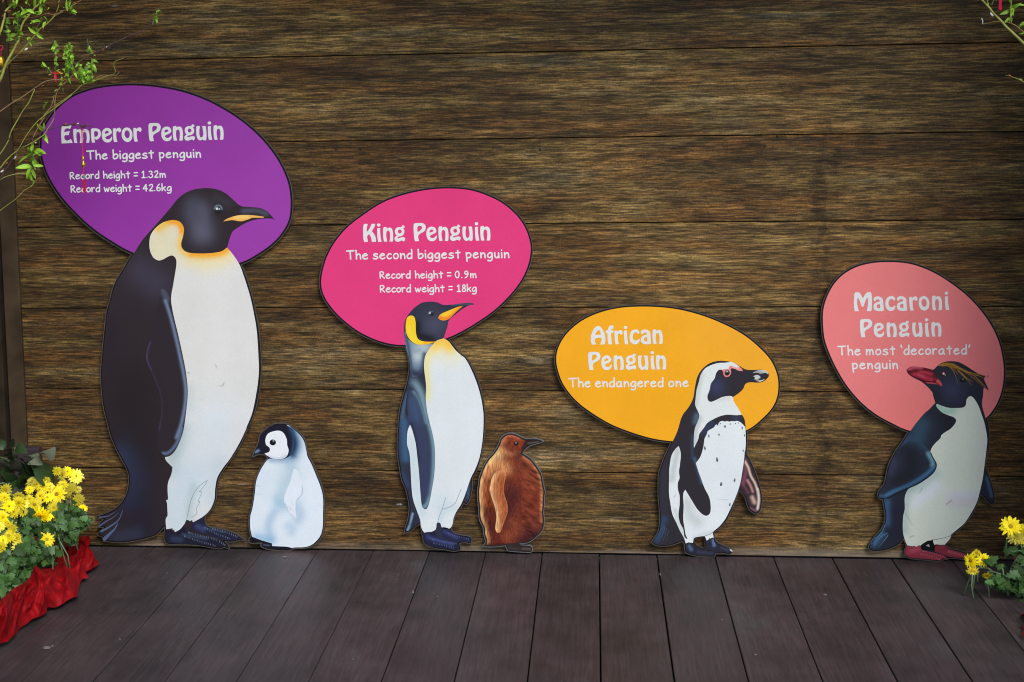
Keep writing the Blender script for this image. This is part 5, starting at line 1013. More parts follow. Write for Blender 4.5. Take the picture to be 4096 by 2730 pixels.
def pot(c, r0, h, label):
    c = (c[0], c[1] + .10)
    prof = [(r0 * .72, 0.001), (r0 * .97, h * .82), (r0 * 1.06, h * .82), (r0 * 1.08, h), (r0 * .95, h), (r0 * .92, h * .88), (0.001, h * .86)]
    v, f = lathe(prof, (c[0], c[1], 0), 24)
    o = obj('flower_pot', v, f, TERRA, None, (c[0], c[1], 0), smooth=True); return tag(o, label, 'pot')
POT1 = (at(165, 2260, .33).x, -.30); POT2 = (at(20, 2380, .62).x, -.62)
pot(POT1, .09, .11, 'terracotta flower pot in red cloth, the one nearer the plank wall')
pot(POT2, .09, .10, 'terracotta flower pot in red cloth at the left edge, farther from the wall')
chrys('yellow chrysanthemums in the left pot nearer the plank wall, topmost blooms', (POT1[0], POT1[1], .13), 'FL', bl_back, lf_back, depth_left, 'potted chrysanthemums', 3)
chrys('yellow chrysanthemums at the lower left edge spilling over the red cloth', (POT2[0], POT2[1], .13), 'FL', bl_front, lf_front, lambda x, y: depth_left(x, y) + .04, 'potted chrysanthemums', 5)

# ---- red cloth heaped round the pots
def red_cloth():
    mt, n, b = nodes('red_satin_cloth'); L = n.links.new
    tc = n.nodes.new('ShaderNodeTexCoord'); nz = n.nodes.new('ShaderNodeTexNoise'); nz.inputs['Scale'].default_value = 22; nz.inputs['Detail'].default_value = 5; nz.inputs['Distortion'].default_value = .6
    L(tc.outputs['Object'], nz.inputs['Vector'])
    c = ramp(n, [(.3, (.15, .001, .003)), (.7, (.34, .003, .007))]); L(nz.outputs[0], c.inputs[0]); L(c.outputs[0], b.inputs['Base Color'])
    b.inputs['Roughness'].default_value = .65; b.inputs['Specular IOR Level'].default_value = .15
    wv = n.nodes.new('ShaderNodeTexNoise'); wv.inputs['Scale'].default_value = 700; L(tc.outputs['Object'], wv.inputs['Vector'])
    bp = n.nodes.new('ShaderNodeBump'); bp.inputs['Strength'].default_value = .25; bp.inputs['Distance'].default_value = .001; L(wv.outputs[0], bp.inputs['Height'])
    bp2 = n.nodes.new('ShaderNodeBump'); bp2.inputs['Strength'].default_value = .25; bp2.inputs['Distance'].default_value = .004; L(nz.outputs[0], bp2.inputs['Height']); L(bp.outputs[0], bp2.inputs['Normal']); L(bp2.outputs[0], b.inputs['Normal'])
    return mt
CLOTH = red_cloth()
def cloth(label, zk, low, high, dz_top, seed, loc):
    A = smooth(P(zk, low), False, 3); n = 150
    def res(q):
        d = np.r_[0, np.cumsum(np.linalg.norm(np.diff(q, axis=0), axis=1))]; u = np.linspace(0, d[-1], n)
        return np.stack([np.interp(u, d, q[:, 0]), np.interp(u, d, q[:, 1])], 1)
    A = res(A); B = res(smooth(P(zk, high), False, 3)); m_ = 40
    V, Fc = [], []; r = np.random.default_rng(seed)
    for i in range(n):
        a = atf(A[i, 0], A[i, 1]); yb = a.y + dz_top
        b_ = at(B[i, 0], B[i, 1], -min(yb, -.06))
        out = Vector((0.5, -1, 0)).normalized()
        for j in range(m_ + 1):
            u = j / m_; s_ = u ** .8
            p = a.lerp(b_, s_)
            fx = i / n * 15; fy = u * 1.9
            f1 = vnoise(np.array([fx * .55 + fy * .8]), np.array([fy * .45]), seed)[0]; f2 = vnoise(np.array([fx * 1.3 - fy * .9]), np.array([fy * .8 + 9]), seed + 1)[0]; f3 = vnoise(np.array([fx * 3 + fy]), np.array([fy * 2]), seed + 2)[0]
            rd = (1 - abs(2 * f1 - 1)) ** 1.8 * .066 + (1 - abs(2 * vnoise(np.array([fx * .9 + fy * 1.9]), np.array([fy * .6 - fx * .25]), seed + 5)[0] - 1)) ** 4 * .038 + (1 - abs(2 * f2 - 1)) ** 2 * .026 + f3 * .008
            env = math.sin(math.pi * min(1, u * 1.02 + .02)) ** .6
            p = p + out * rd * env + Vector((0, 0, 1)) * rd * env * .45 + Vector((0, 0, .003 + .016 * f2 * (1 - u)))
            if u > .92: p = p + Vector((0, .03, -.02)) * (u - .92) / .08
            p.z = max(p.z, .003)
            V.append(p)
    for i in range(n - 1):
        for j in range(m_):
            k = i * (m_ + 1) + j; Fc.append((k, k + 1, k + m_ + 2, k + m_ + 1))
    o = obj('red_cloth', V, Fc, CLOTH, None, loc, smooth=True)
    return tag(o, label, 'cloth')
cloth('crumpled red cloth wrapped round the pots on the left of the deck', 'FL', [(622,800),(600,868),(690,900),(640,945),(598,968),(612,1003),(575,1020),(545,1085),(535,1135),(470,1175),(430,1202),(330,1214),(322,1248),(270,1272),(200,1322),(140,1352),(110,1395),(62,1455),(30,1466),(-60,1490),(-120,1540)],
      [(600,700),(560,694),(520,715),(480,742),(450,765),(420,795),(380,850),(350,885),(320,905),(280,912),(250,900),(225,890),(215,930),(185,985),(150,1010),(120,1025),(70,1060),(30,1095),(0,1120),(-60,1180),(-120,1200)], .10, 4, atf(230, 2330))
# ---- wilting broad-leaved plant at the left, behind the flowers
wl = thing('wilting_leafy_plant', 'dark drooping broad-leaved plant above the left chrysanthemums', 'plant', at(60, 2000, .40))
r = random.Random(11)
for (x, y, dx, dy, L_, k) in ((100,60,-60,-8,110,0),(120,60,50,40,80,0),(95,160,-95,-20,100,2),(135,160,-20,170,170,1),(160,150,20,120,140,2),(20,150,-30,90,110,1),(35,240,40,80,130,0),(215,135,-70,110,110,1),(305,110,-40,120,120,1),(230,230,150,60,160,0),(330,280,-150,40,190,1),(60,330,110,50,150,2),(200,240,-40,60,110,0),(20,90,-10,-30,70,2),(250,190,20,-70,90,3),(80,400,150,-20,190,1),(10,420,120,40,170,3),(190,370,150,10,150,3),(160,200,-50,110,120,2),(280,150,40,60,80,3),(0,240,60,20,120,2),(130,260,60,60,120,2),(60,110,40,70,90,0),(210,180,20,60,90,0)):
    p = at(0 + x * .5742, 1750 + y * .5742, .46 + r.uniform(-.04, .04)); q = at((x + dx) * .5742, 1750 + (y + dy) * .5742, .42)
    leaf_at('leaf', BLEAF[k], wl, p, q - p, L_ * .5742 * PX * 1.5, r.uniform(-.5, .5))
for pts in ([(75,185),(90,130),(105,75)], [(215,230),(205,190),(220,150),(240,130)], [(0,140),(40,150),(65,165)], [(100,420),(70,340),(30,318),(-20,330)], [(140,350),(100,330),(60,322)]):
    pth = px_path('FL', pts, .40, .44); v, f = tube(pth, .0035, 6); obj('stem', v, f, STEM_G, wl, smooth=True)

# ---- willow sprays, upper left
def twig(parent, zk, pts, d0, d1, w0, w1, m_, name='twig'):
    pth = px_path(zk, pts, d0, d1); n = len(pth)
    v, f = tube(pth, [(w0 + (w1 - w0) * i / max(n - 1, 1)) * PX * .68 for i in range(n)], 6)
    obj(name, v, f, m_, parent, smooth=True); return pth
def leafset(parent, zk, lst, d, rs):
    """lst: (x, y, dx, dy, kind): a leaf from (x,y) pointing (dx,dy)"""
    for (x, y, dx, dy, k) in lst:
        ox, oy, s = Z[zk]; p = at(ox + x * s, oy + y * s, d + rs.uniform(-.03, .03)); q = at(ox + (x + dx) * s, oy + (y + dy) * s, d + rs.uniform(-.02, .02))
        leaf_at('leaf', WLEAF[k], parent, p, q - p, (q - p).length, rs.uniform(-.7, .7))
def sprig(parent, zk, x, y, h, n, L_, d, rs, lean=0.0, curly=True):
    n = int(n * 2.3)
    """upright shoot with leaves all the way up"""
    ox, oy, s = Z[zk]
    X = [(x, y), (x + lean * .4, y - h * .5), (x + lean, y - h)]
    pth = twig(parent, zk, X, d, d, 2.6, 1.4, STEM_G)
    for i in range(n):
        u = (i + .3) / n; px_ = x + lean * u; py_ = y - h * u
        a = rs.choice((-1, 1)) * rs.uniform(.4, 1.3); ll = L_ * rs.uniform(.42, .8) * (1 - .45 * u)
        if curly and u > .25: k = rs.choice((2, 3, 3, 5))
        else: k = rs.choice((0, 1, 1, 4))
        sg = -1 if (not curly or rs.random() < .6) else 1
        leafset(parent, zk, [(px_, py_, ll * math.sin(a), sg * ll * math.cos(a) * .8, k)], d, rs)
def bud(parent, zk, x, y, L_, ang, d, m_, name='bud'):
    ox, oy, s = Z[zk]; p = at(ox + x * s, oy + y * s, d); q = at(ox + (x + L_ * math.cos(ang)) * s, oy + (y - L_ * math.sin(ang)) * s, d)
    a = q - p; pts = [p + a * u for u in (0, .15, .4, .7, .92, 1)]; R_ = a.length * .24
    v, f = tube(pts, [R_ * k for k in (.3, .8, 1, .75, .3, .05)], 7); obj(name, v, f, m_, parent, smooth=True)
rs = random.Random(21)
# main green branch with the big leaf cluster
b1 = thing('willow_branch', 'thick green willow branch with the densest leaves in the upper left corner', 'branch', at(0, 330, .55), 'willow branches upper left')
twig(b1, 'B1', [(-60,1190),(0,1110),(40,1010),(70,920),(100,850),(175,720),(225,620),(262,560)], .55, .52, 8.5, 7, STEM_Y)
twig(b1, 'B1', [(262,560),(290,400),(330,300),(420,195),(480,110),(540,60),(610,-40)], .52, .50, 6, 4.5, STEM_Y)
sprig(b1, 'B1', 250, 560, 390, 13, 115, .52, rs, -15, False); sprig(b1, 'B1', 120, 590, 350, 12, 105, .54, rs, -45)
leafset(b1, 'B1', [(500,470,-120,-90,0),(505,470,80,80,0),(500,460,90,30,4),(330,180,-40,-90,4),(380,130,90,60,0),(400,140,-110,60,4),(300,210,50,-110,0),(470,170,100,0,4),(560,200,10,-150,0),(560,200,-90,-30,0),(600,230,90,80,0),(590,250,-110,30,1),(560,300,-110,-40,1),(640,300,-60,60,0),(430,290,90,30,1),(420,540,-50,60,1),(400,600,60,-60,1),(380,560,50,-80,0),(480,200,80,-60,0),(610,120,40,90,2),(350,180,50,-90,2),(370,210,60,-20,0),(530,60,40,-80,0),(600,50,30,-80,0),(560,60,20,-90,0),(580,30,-50,30,2),(390,40,20,60,0),(370,60,-10,-80,0),(475,100,5,-120,4)], .51, rs)
for x, y, an in ((250,640,1.0),(230,760,.6),(80,960,.9),(20,980,.7),(115,860,.9)): bud(b1, 'B1', x, y, 50, an, .53, BUDR)
bud(b1, 'B1', 340, 700, 60, .6, .53, BUDW, 'catkin')
# second one, running to the top with red buds
b2 = thing('willow_branch', 'slim willow branch with red bud scales rising to the top edge', 'branch', at(0, 300, .5), 'willow branches upper left')
twig(b2, 'B1', [(-60,1040),(0,1000),(150,850),(330,675),(480,490),(560,400),(640,340),(720,262),(760,210)], .50, .46, 4.5, 3.4, STEM_Y)
twig(b2, 'B1', [(720,262),(780,210),(860,170),(920,140),(1000,78),(1080,35),(1150,-10)], .46, .44, 3.2, 2.2, STEM_Y)
twig(b2, 'B1', [(100,250),(300,255),(480,240),(560,225),(640,190),(760,205),(860,155),(900,140)], .47, .46, 2.6, 2.2, STEM_T)
twig(b2, 'B1', [(780,175),(810,90),(815,40),(840,-20)], .45, .45, 2.6, 2, STEM_Y)
for x, y, an in ((570,430,.7),(640,350,.7),(740,200,.15),(650,190,-.1),(820,158,.2),(510,240,.1),(1010,60,.7),(1060,40,.5),(1100,15,.5),(805,60,1.4),(250,740,.7),(870,160,.3)): bud(b2, 'B1', x, y, 52, an, .455, BUDR)
leafset(b2, 'B1', [(940,150,-60,-80,0),(950,120,-50,-140,0),(940,130,10,-130,0),(960,100,15,-90,0),(960,160,30,-80,1),(950,165,70,-10,0),(965,140,70,-80,4),(930,160,-20,-110,4),(500,420,-20,-130,1),(510,440,50,-180,2),(500,410,60,-130,0)], .45, rs)
twig(b2, 'B1', [(505,470),(510,390),(540,330),(600,250)], .46, .45, 2.4, 1.8, STEM_G)
# third: the fork with curly shoots and the ornament
b3 = thing('willow_branch', 'thin willow branch whose curly upright shoots stand above the purple oval', 'branch', at(0, 520, .48), 'willow branches upper left')
twig(b3, 'B1', [(-60,1575),(0,1545),(150,1440),(300,1350),(400,1280),(520,1195),(640,1125),(750,1108),(860,1105)], .48, .42, 3.4, 2.4, STEM_T)
twig(b3, 'B1', [(480,1240),(440,1330),(400,1420),(300,1560),(250,1650),(150,1830),(120,1940),(40,2080),(-40,2180)], .46, .5, 2.8, 3.2, STEM_Y)
for x, h, n, y0, ln in ((775,430,13,990,-30),(905,380,13,985,15),(990,420,13,1010,-40),(930,370,9,1010,-40),(1110,240,8,1100,-20),(1190,210,9,1130,-15),(1270,330,11,1140,0),(1215,260,8,1120,-5)): sprig(b3, 'B1', x, y0, h, n, 66, .42, rs, ln)
leafset(b3, 'B1', [(640,930,-100,-90,0),(640,930,-60,-70,4),(650,930,-110,-50,0),(670,960,10,-70,1),(660,1010,-20,-40,1),(860,1060,-20,90,1),(940,1080,10,90,0),(950,1080,30,80,4),(1000,960,60,110,0),(1020,1000,50,80,0),(860,1180,-80,-30,0),(850,1220,60,70,0),(800,1240,-50,20,0),(860,1200,30,-60,4),(900,1020,80,50,0),(960,1010,-60,-60,0),(1130,1160,-30,-110,1),(1150,1150,60,-130,0),(1200,1140,-60,-90,0),(1210,1120,50,-80,0),(1260,1150,-60,-60,0),(1270,1140,40,-50,1),(1290,1150,-40,-30,0),(1090,1060,20,-110,0),(1165,1160,-20,-120,4),(870,1130,60,-60,0),(1180,1090,30,-90,0)], .42, rs)
twig(b3, 'B1', [(715,1030),(690,980),(650,935),(620,900)], .42, .42, 3, 2, STEM_G)
twig(b3, 'B1', [(755,1600),(760,1500),(765,1380),(790,1270),(880,1160),(940,1120),(1040,990),(1060,900),(1010,860)], .46, .42, 2.6, 2, STEM_T)
twig(b3, 'B1', [(560,1670),(640,1560),(730,1480),(850,1410),(960,1330),(1060,1250),(1130,1180),(1250,1140),(1380,1095),(1500,1045),(1570,1035),(1598,990),(1580,930),(1575,880),(1610,840),(1670,825),(1720,800)], .44, .42, 3, 1.8, STEM_Y)
twig(b3, 'B1', [(1310,1100),(1390,1050),(1450,1040),(1540,1045),(1600,1048),(1650,1000)], .42, .42, 2, 1.6, STEM_T)
for x, y in ((570,1200),(790,1470),(880,1380),(690,1540),(850,1420)): bud(b3, 'B1', x, y, 46, .4, .43, BUDR)
# fourth: dark twig with one shoot at its far tip
b4 = thing('willow_branch', 'bare dark twig rising right with a single green shoot at its tip', 'branch', at(260, 280, .40), 'willow branches upper left')
twig(b4, 'B1', [(905,980),(960,940),(1050,880),(1190,805),(1330,730),(1480,650),(1600,590),(1720,530),(1890,462),(2000,410),(2052,370),(2100,350)], .40, .36, 5.5, 3.2, STEM_B)
twig(b4, 'B1', [(1120,775),(1190,760),(1270,735),(1290,700)], .40, .40, 1.8, 1.4, STEM_T)
twig(b4, 'B1', [(2105,352),(2130,280),(2155,200),(2195,125)], .36, .36, 3, 1.6, STEM_G)
leafset(b4, 'B1', [(2150,200,-40,-15,0),(2160,190,60,-40,0),(2160,185,35,-70,1),(2165,200,55,-5,0),(2150,230,20,-30,1),(1215,730,-5,-110,1),(1220,700,40,-20,0),(1215,640,-20,50,2),(1235,690,25,20,1),(1215,730,5,-60,1)], .36, rs)
twig(b4, 'B1', [(1218,735),(1220,640),(1212,540)], .40, .40, 2, 1.2, STEM_G); twig(b4, 'B1', [(1225,590),(1260,580),(1290,583)], .40, .40, 2, 1, STEM_G)
for x, y, an in ((1190,815,.5),(1290,725,.3),(1490,652,-.2),(1410,700,.5),(1840,500,.6)): bud(b4, 'B1', x, y, 44, an, .39, BUDR if x in (1290, 1410) else STEM_B)
bud(b4, 'B1', 1465, 660, 26, .5, .385, BUDW, 'catkin')
# fifth: below, crossing the edge of the oval
b5 = thing('willow_branch', 'willow branch with brown twig crossing the left edge of the purple oval', 'branch', at(0, 680, .5), 'willow branches upper left')
twig(b5, 'B2', [(-60,910),(0,858),(70,770),(150,690),(210,645),(290,595),(400,540),(500,475),(560,430),(600,360),(650,285),(680,210),(685,120),(675,0),(660,-40)], .50, .44, 4.2, 2.2, STEM_Y)
twig(b5, 'B2', [(430,460),(560,385),(640,365),(740,342),(800,318)], .47, .44, 2.6, 2.4, STEM_B)
twig(b5, 'B2', [(800,318),(850,322),(900,308),(960,306),(1010,322),(1080,325),(1130,336),(1178,344)], .44, .43, 5.0, 1.4, STEM_B)
for x, y, an in ((790,320,.5),(900,316,.2),(1040,330,.2),(1060,322,.1),(1010,335,-.2)): bud(b5, 'B2', x, y, 56, an, .43, STEM_B if x > 1000 else BUDR)
bud(b5, 'B2', 955, 318, 44, .7, .425, BUDW, 'catkin')
twig(b5, 'B2', [(412,530),(405,490),(430,440),(500,310),(600,150),(650,60),(680,-60)], .48, .45, 2.6, 2, STEM_T)
twig(b5, 'B2', [(200,665),(250,590),(310,480),(400,350),(480,260),(570,190),(700,95),(800,20),(900,-60)], .49, .45, 2.2, 2.4, STEM_Y)
twig(b5, 'B2', [(0,990),(60,890),(130,790),(210,665),(290,580),(380,500),(440,455)], .5, .48, 3.4, 2, STEM_B)
for x, y, an in ((690,85,.5),(600,150,.5),(650,100,.4),(60,810,.6),(20,960,1.0),(20,900,.9)): bud(b5, 'B2', x, y, 52, an, .45, BUDR)
bud(b5, 'B2', 165, 745, 60, .8, .48, BUDW, 'catkin'); bud(b5, 'B2', 5, 910, 50, .6, .48, BUDW, 'catkin'); bud(b5, 'B2', 435, 540, 26, .1, .47, BUDW, 'catkin')
leafset(b5, 'B2', [(545,385,-60,-70,0),(550,375,5,-80,0),(545,385,-80,-60,4),(560,420,10,100,0),(565,470,20,30,0),(560,440,-10,70,4),(545,120,10,-60,0),(575,50,15,-50,0)], .45, rs)
# sixth: small one with the bright leaf cluster
b6 = thing('willow_branch', 'short willow stem ending in a bright green leaf rosette beside the purple oval', 'branch', at(0, 715, .5), 'willow branches upper left')
twig(b6, 'B2', [(-60,1050),(0,1005),(60,970),(180,935),(310,925),(350,915)], .5, .47, 2.8, 2.2, STEM_Y)
twig(b6, 'B2', [(350,915),(420,830),(410,740),(400,660)], .47, .46, 3.4, 2.4, STEM_G)
for L_ in [(420,820,100,10,0),(430,810,115,70,1),(415,700,140,-60,0),(440,650,120,50,1),(400,680,5,-120,4),(400,680,-70,-60,0),(400,660,-60,20,4),(410,700,-160,40,0),(410,710,-60,50,1),(420,740,20,90,4),(400,840,-150,-10,0),(400,850,-50,120,0),(380,860,60,100,4),(370,850,-30,110,1),(430,780,80,80,0),(395,650,15,-90,0),(350,590,20,60,1),(430,640,80,0,0),(385,860,-60,100,0)]:
    leafset(b6, 'B2', [L_], .465, rs)
for c in b6.children:
    if c.name.startswith('leaf'): c.scale = c.scale * 1.25
# seventh: bud twig
b7 = thing('willow_branch', 'lowest twig of red and yellow buds below the bright leaf rosette', 'branch', at(0, 840, .5), 'willow branches upper left')
twig(b7, 'B2', [(-60,1430),(0,1390),(90,1322),(200,1242),(300,1140),(400,1080),(440,1020),(515,980)], .5, .46, 2.4, 1.4, STEM_Y)
for x, y, an in ((250,1200,.6),(290,1150,.7),(365,1115,.7),(410,1055,.9),(465,1000,.5),(300,1135,.4),(380,1100,.9),(215,1230,.6)): bud(b7, 'B2', x, y, 44, an, .465, BUDR if x != 410 and x != 380 else LEAF_W)
# pale leaves on a further branch at the very top corner
b8 = thing('willow_branch', 'brown willow branch with pale leaves cut by the top left corner', 'branch', at(0, 60, .6), 'willow branches upper left')
twig(b8, 'B1', [(-80,620),(0,460),(60,250),(75,160),(180,60),(280,-20)], .6, .56, 8, 4, STEM_Y)
leafset(b8, 'B1', [(210,60,-120,0,0),(200,100,-20,-110,4),(220,70,20,-90,1),(190,120,60,-90,0),(230,180,-60,20,0),(240,200,-10,100,0),(210,120,-30,-90,0),(235,60,5,-90,4),(130,110,60,-70,0)], .57, rs)
for x, y, an in ((20,235,.5),(90,170,.4),(30,50,1.2)): bud(b8, 'B1', x, y, 70, an, .57, BUDR)

# ---- hanging red and gold charm
REDT = mat('red_thread', (.62, .008, .06), .6, noise=.2, nscale=300); GOLD = mat('gold_plastic', (.75, .46, .04), .22, metal=.85); GREEN = mat('green_bead', (.01, .35, .09), .3)
hp = at(0 + 1022 * .319, 400 + 335 * .319, .42)
hc = thing('hanging_charm', 'red thread charm with gold gourd and tassel hanging before the purple oval', 'ornament', hp)
def hz(y): return at(1035 * .319, 400 + y * .319, .42).z
xc = at(1040 * .319, 400 + 700 * .319, .42).x; xa = hp.x
v, f = merge([tube([hp + Vector((dx, 0, 0)), Vector((hp.x + dx + .001, hp.y, hz(430))), Vector((xc + dx * .6, hp.y, hz(700)))], .0010, 5) for dx in (-.0018, .0016)])
o = obj('cord', v, f, REDT, hc)
v, f = tube([Vector((hp.x + .002, hp.y, hz(388))), Vector((hp.x + .014, hp.y - .003, hz(380))), Vector((hp.x + .022, hp.y, hz(385)))], .0006, 4); obj('loose_thread', v, f, REDT, hc)
v, f = tube([Vector((hp.x + .003, hp.y, hz(390))), Vector((hp.x + .013, hp.y - .002, hz(396))), Vector((hp.x + .018, hp.y, hz(440)))], .0006, 4); obj('loose_thread', v, f, REDT, hc)
zt_ = hz(700); k = (zt_ - hz(860)) / 1.0
prof = [(.0005, 0), (.0035, -.03), (.0035, -.1), (.0022, -.13), (.004, -.18), (.0045, -.25), (.003, -.31), (.0042, -.37), (.0028, -.41), (.0048, -.5), (.0072, -.62), (.0078, -.72), (.0062, -.82), (.0025, -.88), (.003, -.93), (.002, -1), (.0003, -1)]
v, f = lathe([(a, b_ * k) for a, b_ in prof], (xc, hp.y, zt_), 14); obj('gold_gourd', v, f, GOLD, hc, smooth=True)
v, f = tube([Vector((xc + .004, hp.y, zt_ - .72 * k)), Vector((xc + .0125, hp.y, zt_ - .80 * k))], [.0022, .0004], 5); obj('gold_leaf', v, f, GOLD, hc)
v, f = tube([Vector((xc, hp.y, hz(860))), Vector((xc + .0004, hp.y, hz(960)))], .0014, 5); obj('cord', v, f, REDT, hc)
v, f = lathe([(.0004, .0036), (.0026, .0026), (.0036, 0), (.0026, -.0026), (.0004, -.0036)], (xc + .0006, hp.y, hz(967)), 10); obj('bead', v, f, GREEN, hc, smooth=True)
rt = random.Random(4); pr_ = []
for i in range(36):
    a = rt.uniform(0, 6.28); q = rt.uniform(0, .0055); z0_, z1_ = hz(978), hz(1165) + rt.uniform(-.003, .006)
    pr_.append(tube([Vector((xc + .0006, hp.y, z0_)), Vector((xc + q * .8 * math.cos(a), hp.y + q * .8 * math.sin(a), z0_ * .8 + z1_ * .2)), Vector((xc + q * math.cos(a), hp.y + q * math.sin(a), z1_))], .0005, 3))
v, f = merge(pr_); o = obj('tassel', v, f, mat('scarlet_tassel', (.72, .01, .03), .6), hc); o['kind'] = 'stuff'
# small red firecracker charm in the curly shoots and gold one at the far left
rc = at(790 * .289, 1040 * .289, .41)
fc = thing('paper_charm', 'small red paper charm with yellow ties among the curly willow shoots', 'ornament', rc)
v, f = blade(.032, .010, .4, .4); obj('tail', [(rc.x + a[0] - .002, rc.y - .01 - a[2], rc.z - a[1] + .004) for a in v], f, REDT, fc)
for dx, dz_, an in ((-.018, .006, 2.7), (.016, .004, .4), (0, .008, 1.6)):
    v, f = blade(.016, .008, .8, .5); ca, sa = math.cos(an - 1.57), math.sin(an - 1.57)
    obj('bow_loop', [(rc.x + a[0] * ca - a[1] * sa, rc.y - .012 - a[2], rc.z + .004 + a[0] * sa + a[1] * ca) for a in v], f, mat('scarlet_paper', (.6, .02, .01), .5), fc)
YT = mat('yellow_tie', (.8, .62, .02), .5)
for dx, dz_ in ((-.020, .0), (.016, .008), (.020, .003)):
    v, f = tube([rc + Vector((dx - .004, -.014, dz_)), rc + Vector((dx + .004, -.014, dz_ + .0005))], .0011, 5); obj('tie', v, f, YT, fc)
gc = at(4, 245, .5)
v, f = lathe([(.0005, .017), (.009, .014), (.012, .004), (.010, -.005), (.012, -.012), (.004, -.02), (.0005, -.02)], gc, 14)
o = obj('gold_charm', v, f, GOLD, None, gc, smooth=True); tag(o, 'gold charm cut by the left edge below the green willow branch', 'ornament')
v, f = tube([Vector((gc.x, gc.y, gc.z + .017)), at(6, 193, .5)], .001, 5); obj('cord', v, f, REDT, o)
rr = at(4, 192, .5); pts = [rr + Vector((.007 * math.cos(a), 0, .007 * math.sin(a))) for a in np.linspace(0, 6.28, 14)]
v, f = tube(pts, .0016, 5); obj('ring', v, f, REDT, o)

# ---- willow at the upper right
b9 = thing('willow_branch', 'olive willow branch slanting down right across the upper right corner', 'branch', at(4096, 180, .5), 'willow branches upper right')
twig(b9, 'BR', [(400,-40),(480,40),(550,115),(600,185),(650,235),(710,295),(770,365),(850,440),(930,515),(1040,620),(1150,720)], .46, .52, 5, 8, STEM_Y)
twig(b9, 'BR', [(1120,500),(1000,430),(930,370),(850,330),(770,308),(700,305),(620,305),(540,325),(455,340)], .50, .45, 3.6, 2, STEM_T)
twig(b9, 'BR', [(545,110),(530,50),(510,-20)], .46, .46, 3, 2, STEM_Y); twig(b9, 'BR', [(575,75),(600,30),(620,-20)], .46, .46, 3, 2, STEM_G)
twig(b9, 'BR', [(455,340),(455,290),(440,255)], .45, .45, 2, 2, BUDW); twig(b9, 'BR', [(850,325),(845,200),(850,80),(850,-30)], .48, .48, 3.4, 3, STEM_Y)
leafset(b9, 'BR', [(545,50,-65,-5,1),(540,45,-60,10,0),(510,10,30,-60,0),(640,10,20,-40,0),(845,140,-140,65,4),(860,120,40,-40,1),(850,240,-95,70,0),(850,230,20,90,0),(840,260,-70,60,1),(880,130,-20,80,0),(860,60,-15,-90,0),(855,180,50,20,0),(850,100,25,80,0),(845,310,15,-80,4),(1030,330,-60,-10,0),(1040,360,-60,20,0),(1040,450,-70,30,0),(1040,80,-80,-10,4),(1045,310,-60,40,1),(860,270,-60,50,0),(835,40,20,-60,0)], .475, rs)
bud(b9, 'BR', 600, 232, 70, 2.2, .46, BUDW, 'catkin'); bud(b9, 'BR', 560, 135, 26, .4, .46, BUDR)
b10 = thing('willow_branch', 'tip of a yellow budded twig reaching in at the right edge', 'branch', at(4096, 335, .5), 'willow branches upper right')
twig(b10, 'BR', [(1130,1210),(1031,1150),(960,1110),(880,1080),(820,1062),(770,1050)], .5, .48, 3, 1.5, STEM_Y)
for x, y in ((830,1068),(985,1122)): bud(b10, 'BR', x + 25, y, 60, 2.8, .485, BUDR if x < 900 else STEM_Y)
tp = at(3800 + 697 * .2871, 20, .48); tz = at(3800 + 697 * .2871, 150 * .2871, .48).z
rd = thing('red_tassel', 'red tassel hanging from the top edge beside the right willow leaves', 'ornament', tp)
v, f = merge([tube([Vector((tp.x + rt.uniform(-.003, .003), tp.y, tp.z + .06)), Vector((tp.x + .001 + rt.uniform(-.0045, .0045), tp.y + rt.uniform(-.003, .003), tz + rt.uniform(0, .008)))], .0006, 3) for i in range(26)])
o = obj('threads', v, f, REDT, rd); o['kind'] = 'stuff'
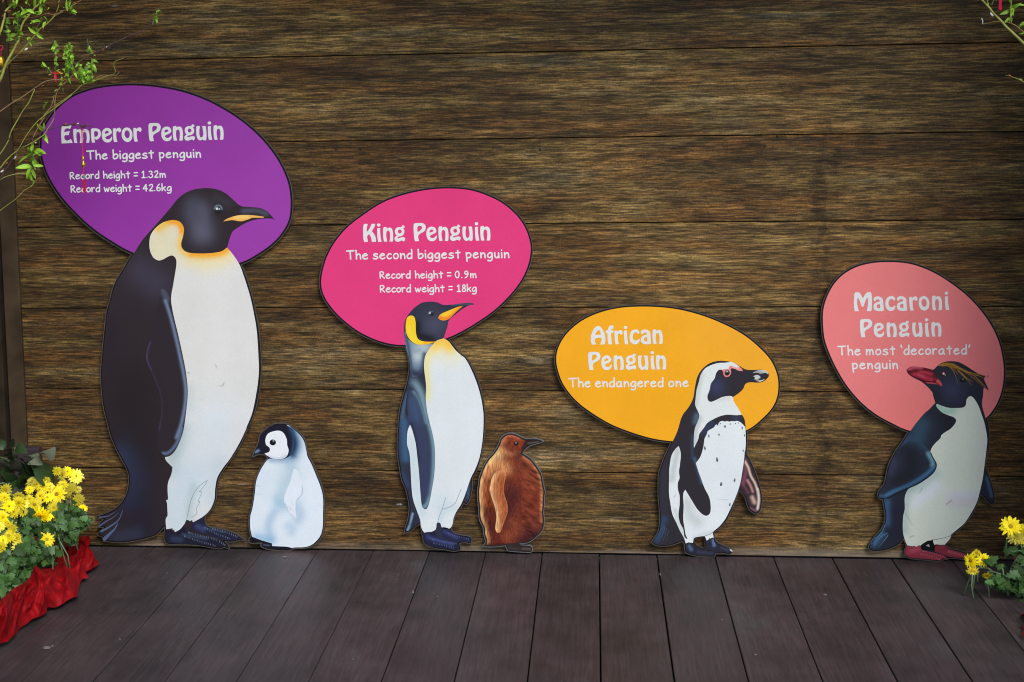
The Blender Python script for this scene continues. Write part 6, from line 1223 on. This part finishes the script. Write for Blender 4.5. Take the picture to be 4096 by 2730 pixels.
v, f = tube([Vector((tp.x, tp.y, tp.z + .055)), Vector((tp.x, tp.y, tp.z + .09))], .003, 6); obj('knot', v, f, REDT, rd)

# ---- chrysanthemum reaching in at the lower right
POT3 = (at(4230, 2350, .5).x, -.50)
pot(POT3, .10, .13, 'terracotta flower pot in red cloth beyond the right edge')
bl_r = [(895,280,118,'o'),(952,392,96,'f'),(1045,300,70,'s'),(1050,425,70,'s'),(480,640,96,'ol'),(606,630,82,'o'),(500,742,76,'sd'),(645,795,52,'sd'),(535,560,50,'u'),(990,572,22,'b'),(856,762,28,'b'),(1120,380,90,'o')]
lf_r = [(700,650,22,22,3,110),(680,860,20,20,3,120),(730,800,30,20,3,100),(810,720,10,20,2,100),(830,910,40,25,4,130),(910,900,35,35,6,140),(960,790,40,50,8,140),(1010,680,40,40,8,140),(930,530,40,20,4,120),(1050,800,50,90,14,150),(1040,960,40,50,8,150),(1120,700,60,120,14,160),(870,850,40,30,4,120)]
c3 = chrys('yellow chrysanthemum with long stem leaning in over the red feet at the right', (POT3[0], POT3[1], .13), 'FR', bl_r, lf_r, lambda x, y: .44, 'potted chrysanthemums', 9)
for pts, w0 in (([(1200,980),(1100,930),(1000,862),(900,815),(825,790),(760,770),(700,748),(660,716),(600,708)], 4.5), ([(760,770),(700,755),(650,752)], 3), ([(600,708),(560,716),(530,728)], 3), ([(820,790),(815,740),(800,690)], 3.5), ([(1150,560),(1040,530),(960,535),(900,550)], 3), ([(1150,760),(1060,600),(1000,470),(950,400)], 4)):
    v, f = tube(px_path('FR', pts, .46, .44), w0 * PX * .55 * 1.5, 6); obj('stem', v, f, STEM_G, c3, smooth=True)
cloth('red cloth edge wrapped round the pot at the right edge of the deck', 'FR', [(1020,1500),(1000,1420),(1005,1350),(1040,1370),(1090,1390),(1180,1420),(1280,1450)], [(1150,1180),(1060,1170),(1020,1230),(1045,1180),(1090,1160),(1180,1150),(1280,1150)], .12, 8, atf(4150, 2560))
for o in list(bpy.data.objects):
    if o.name.startswith('foot_scales'): o['kind'] = 'stuff'
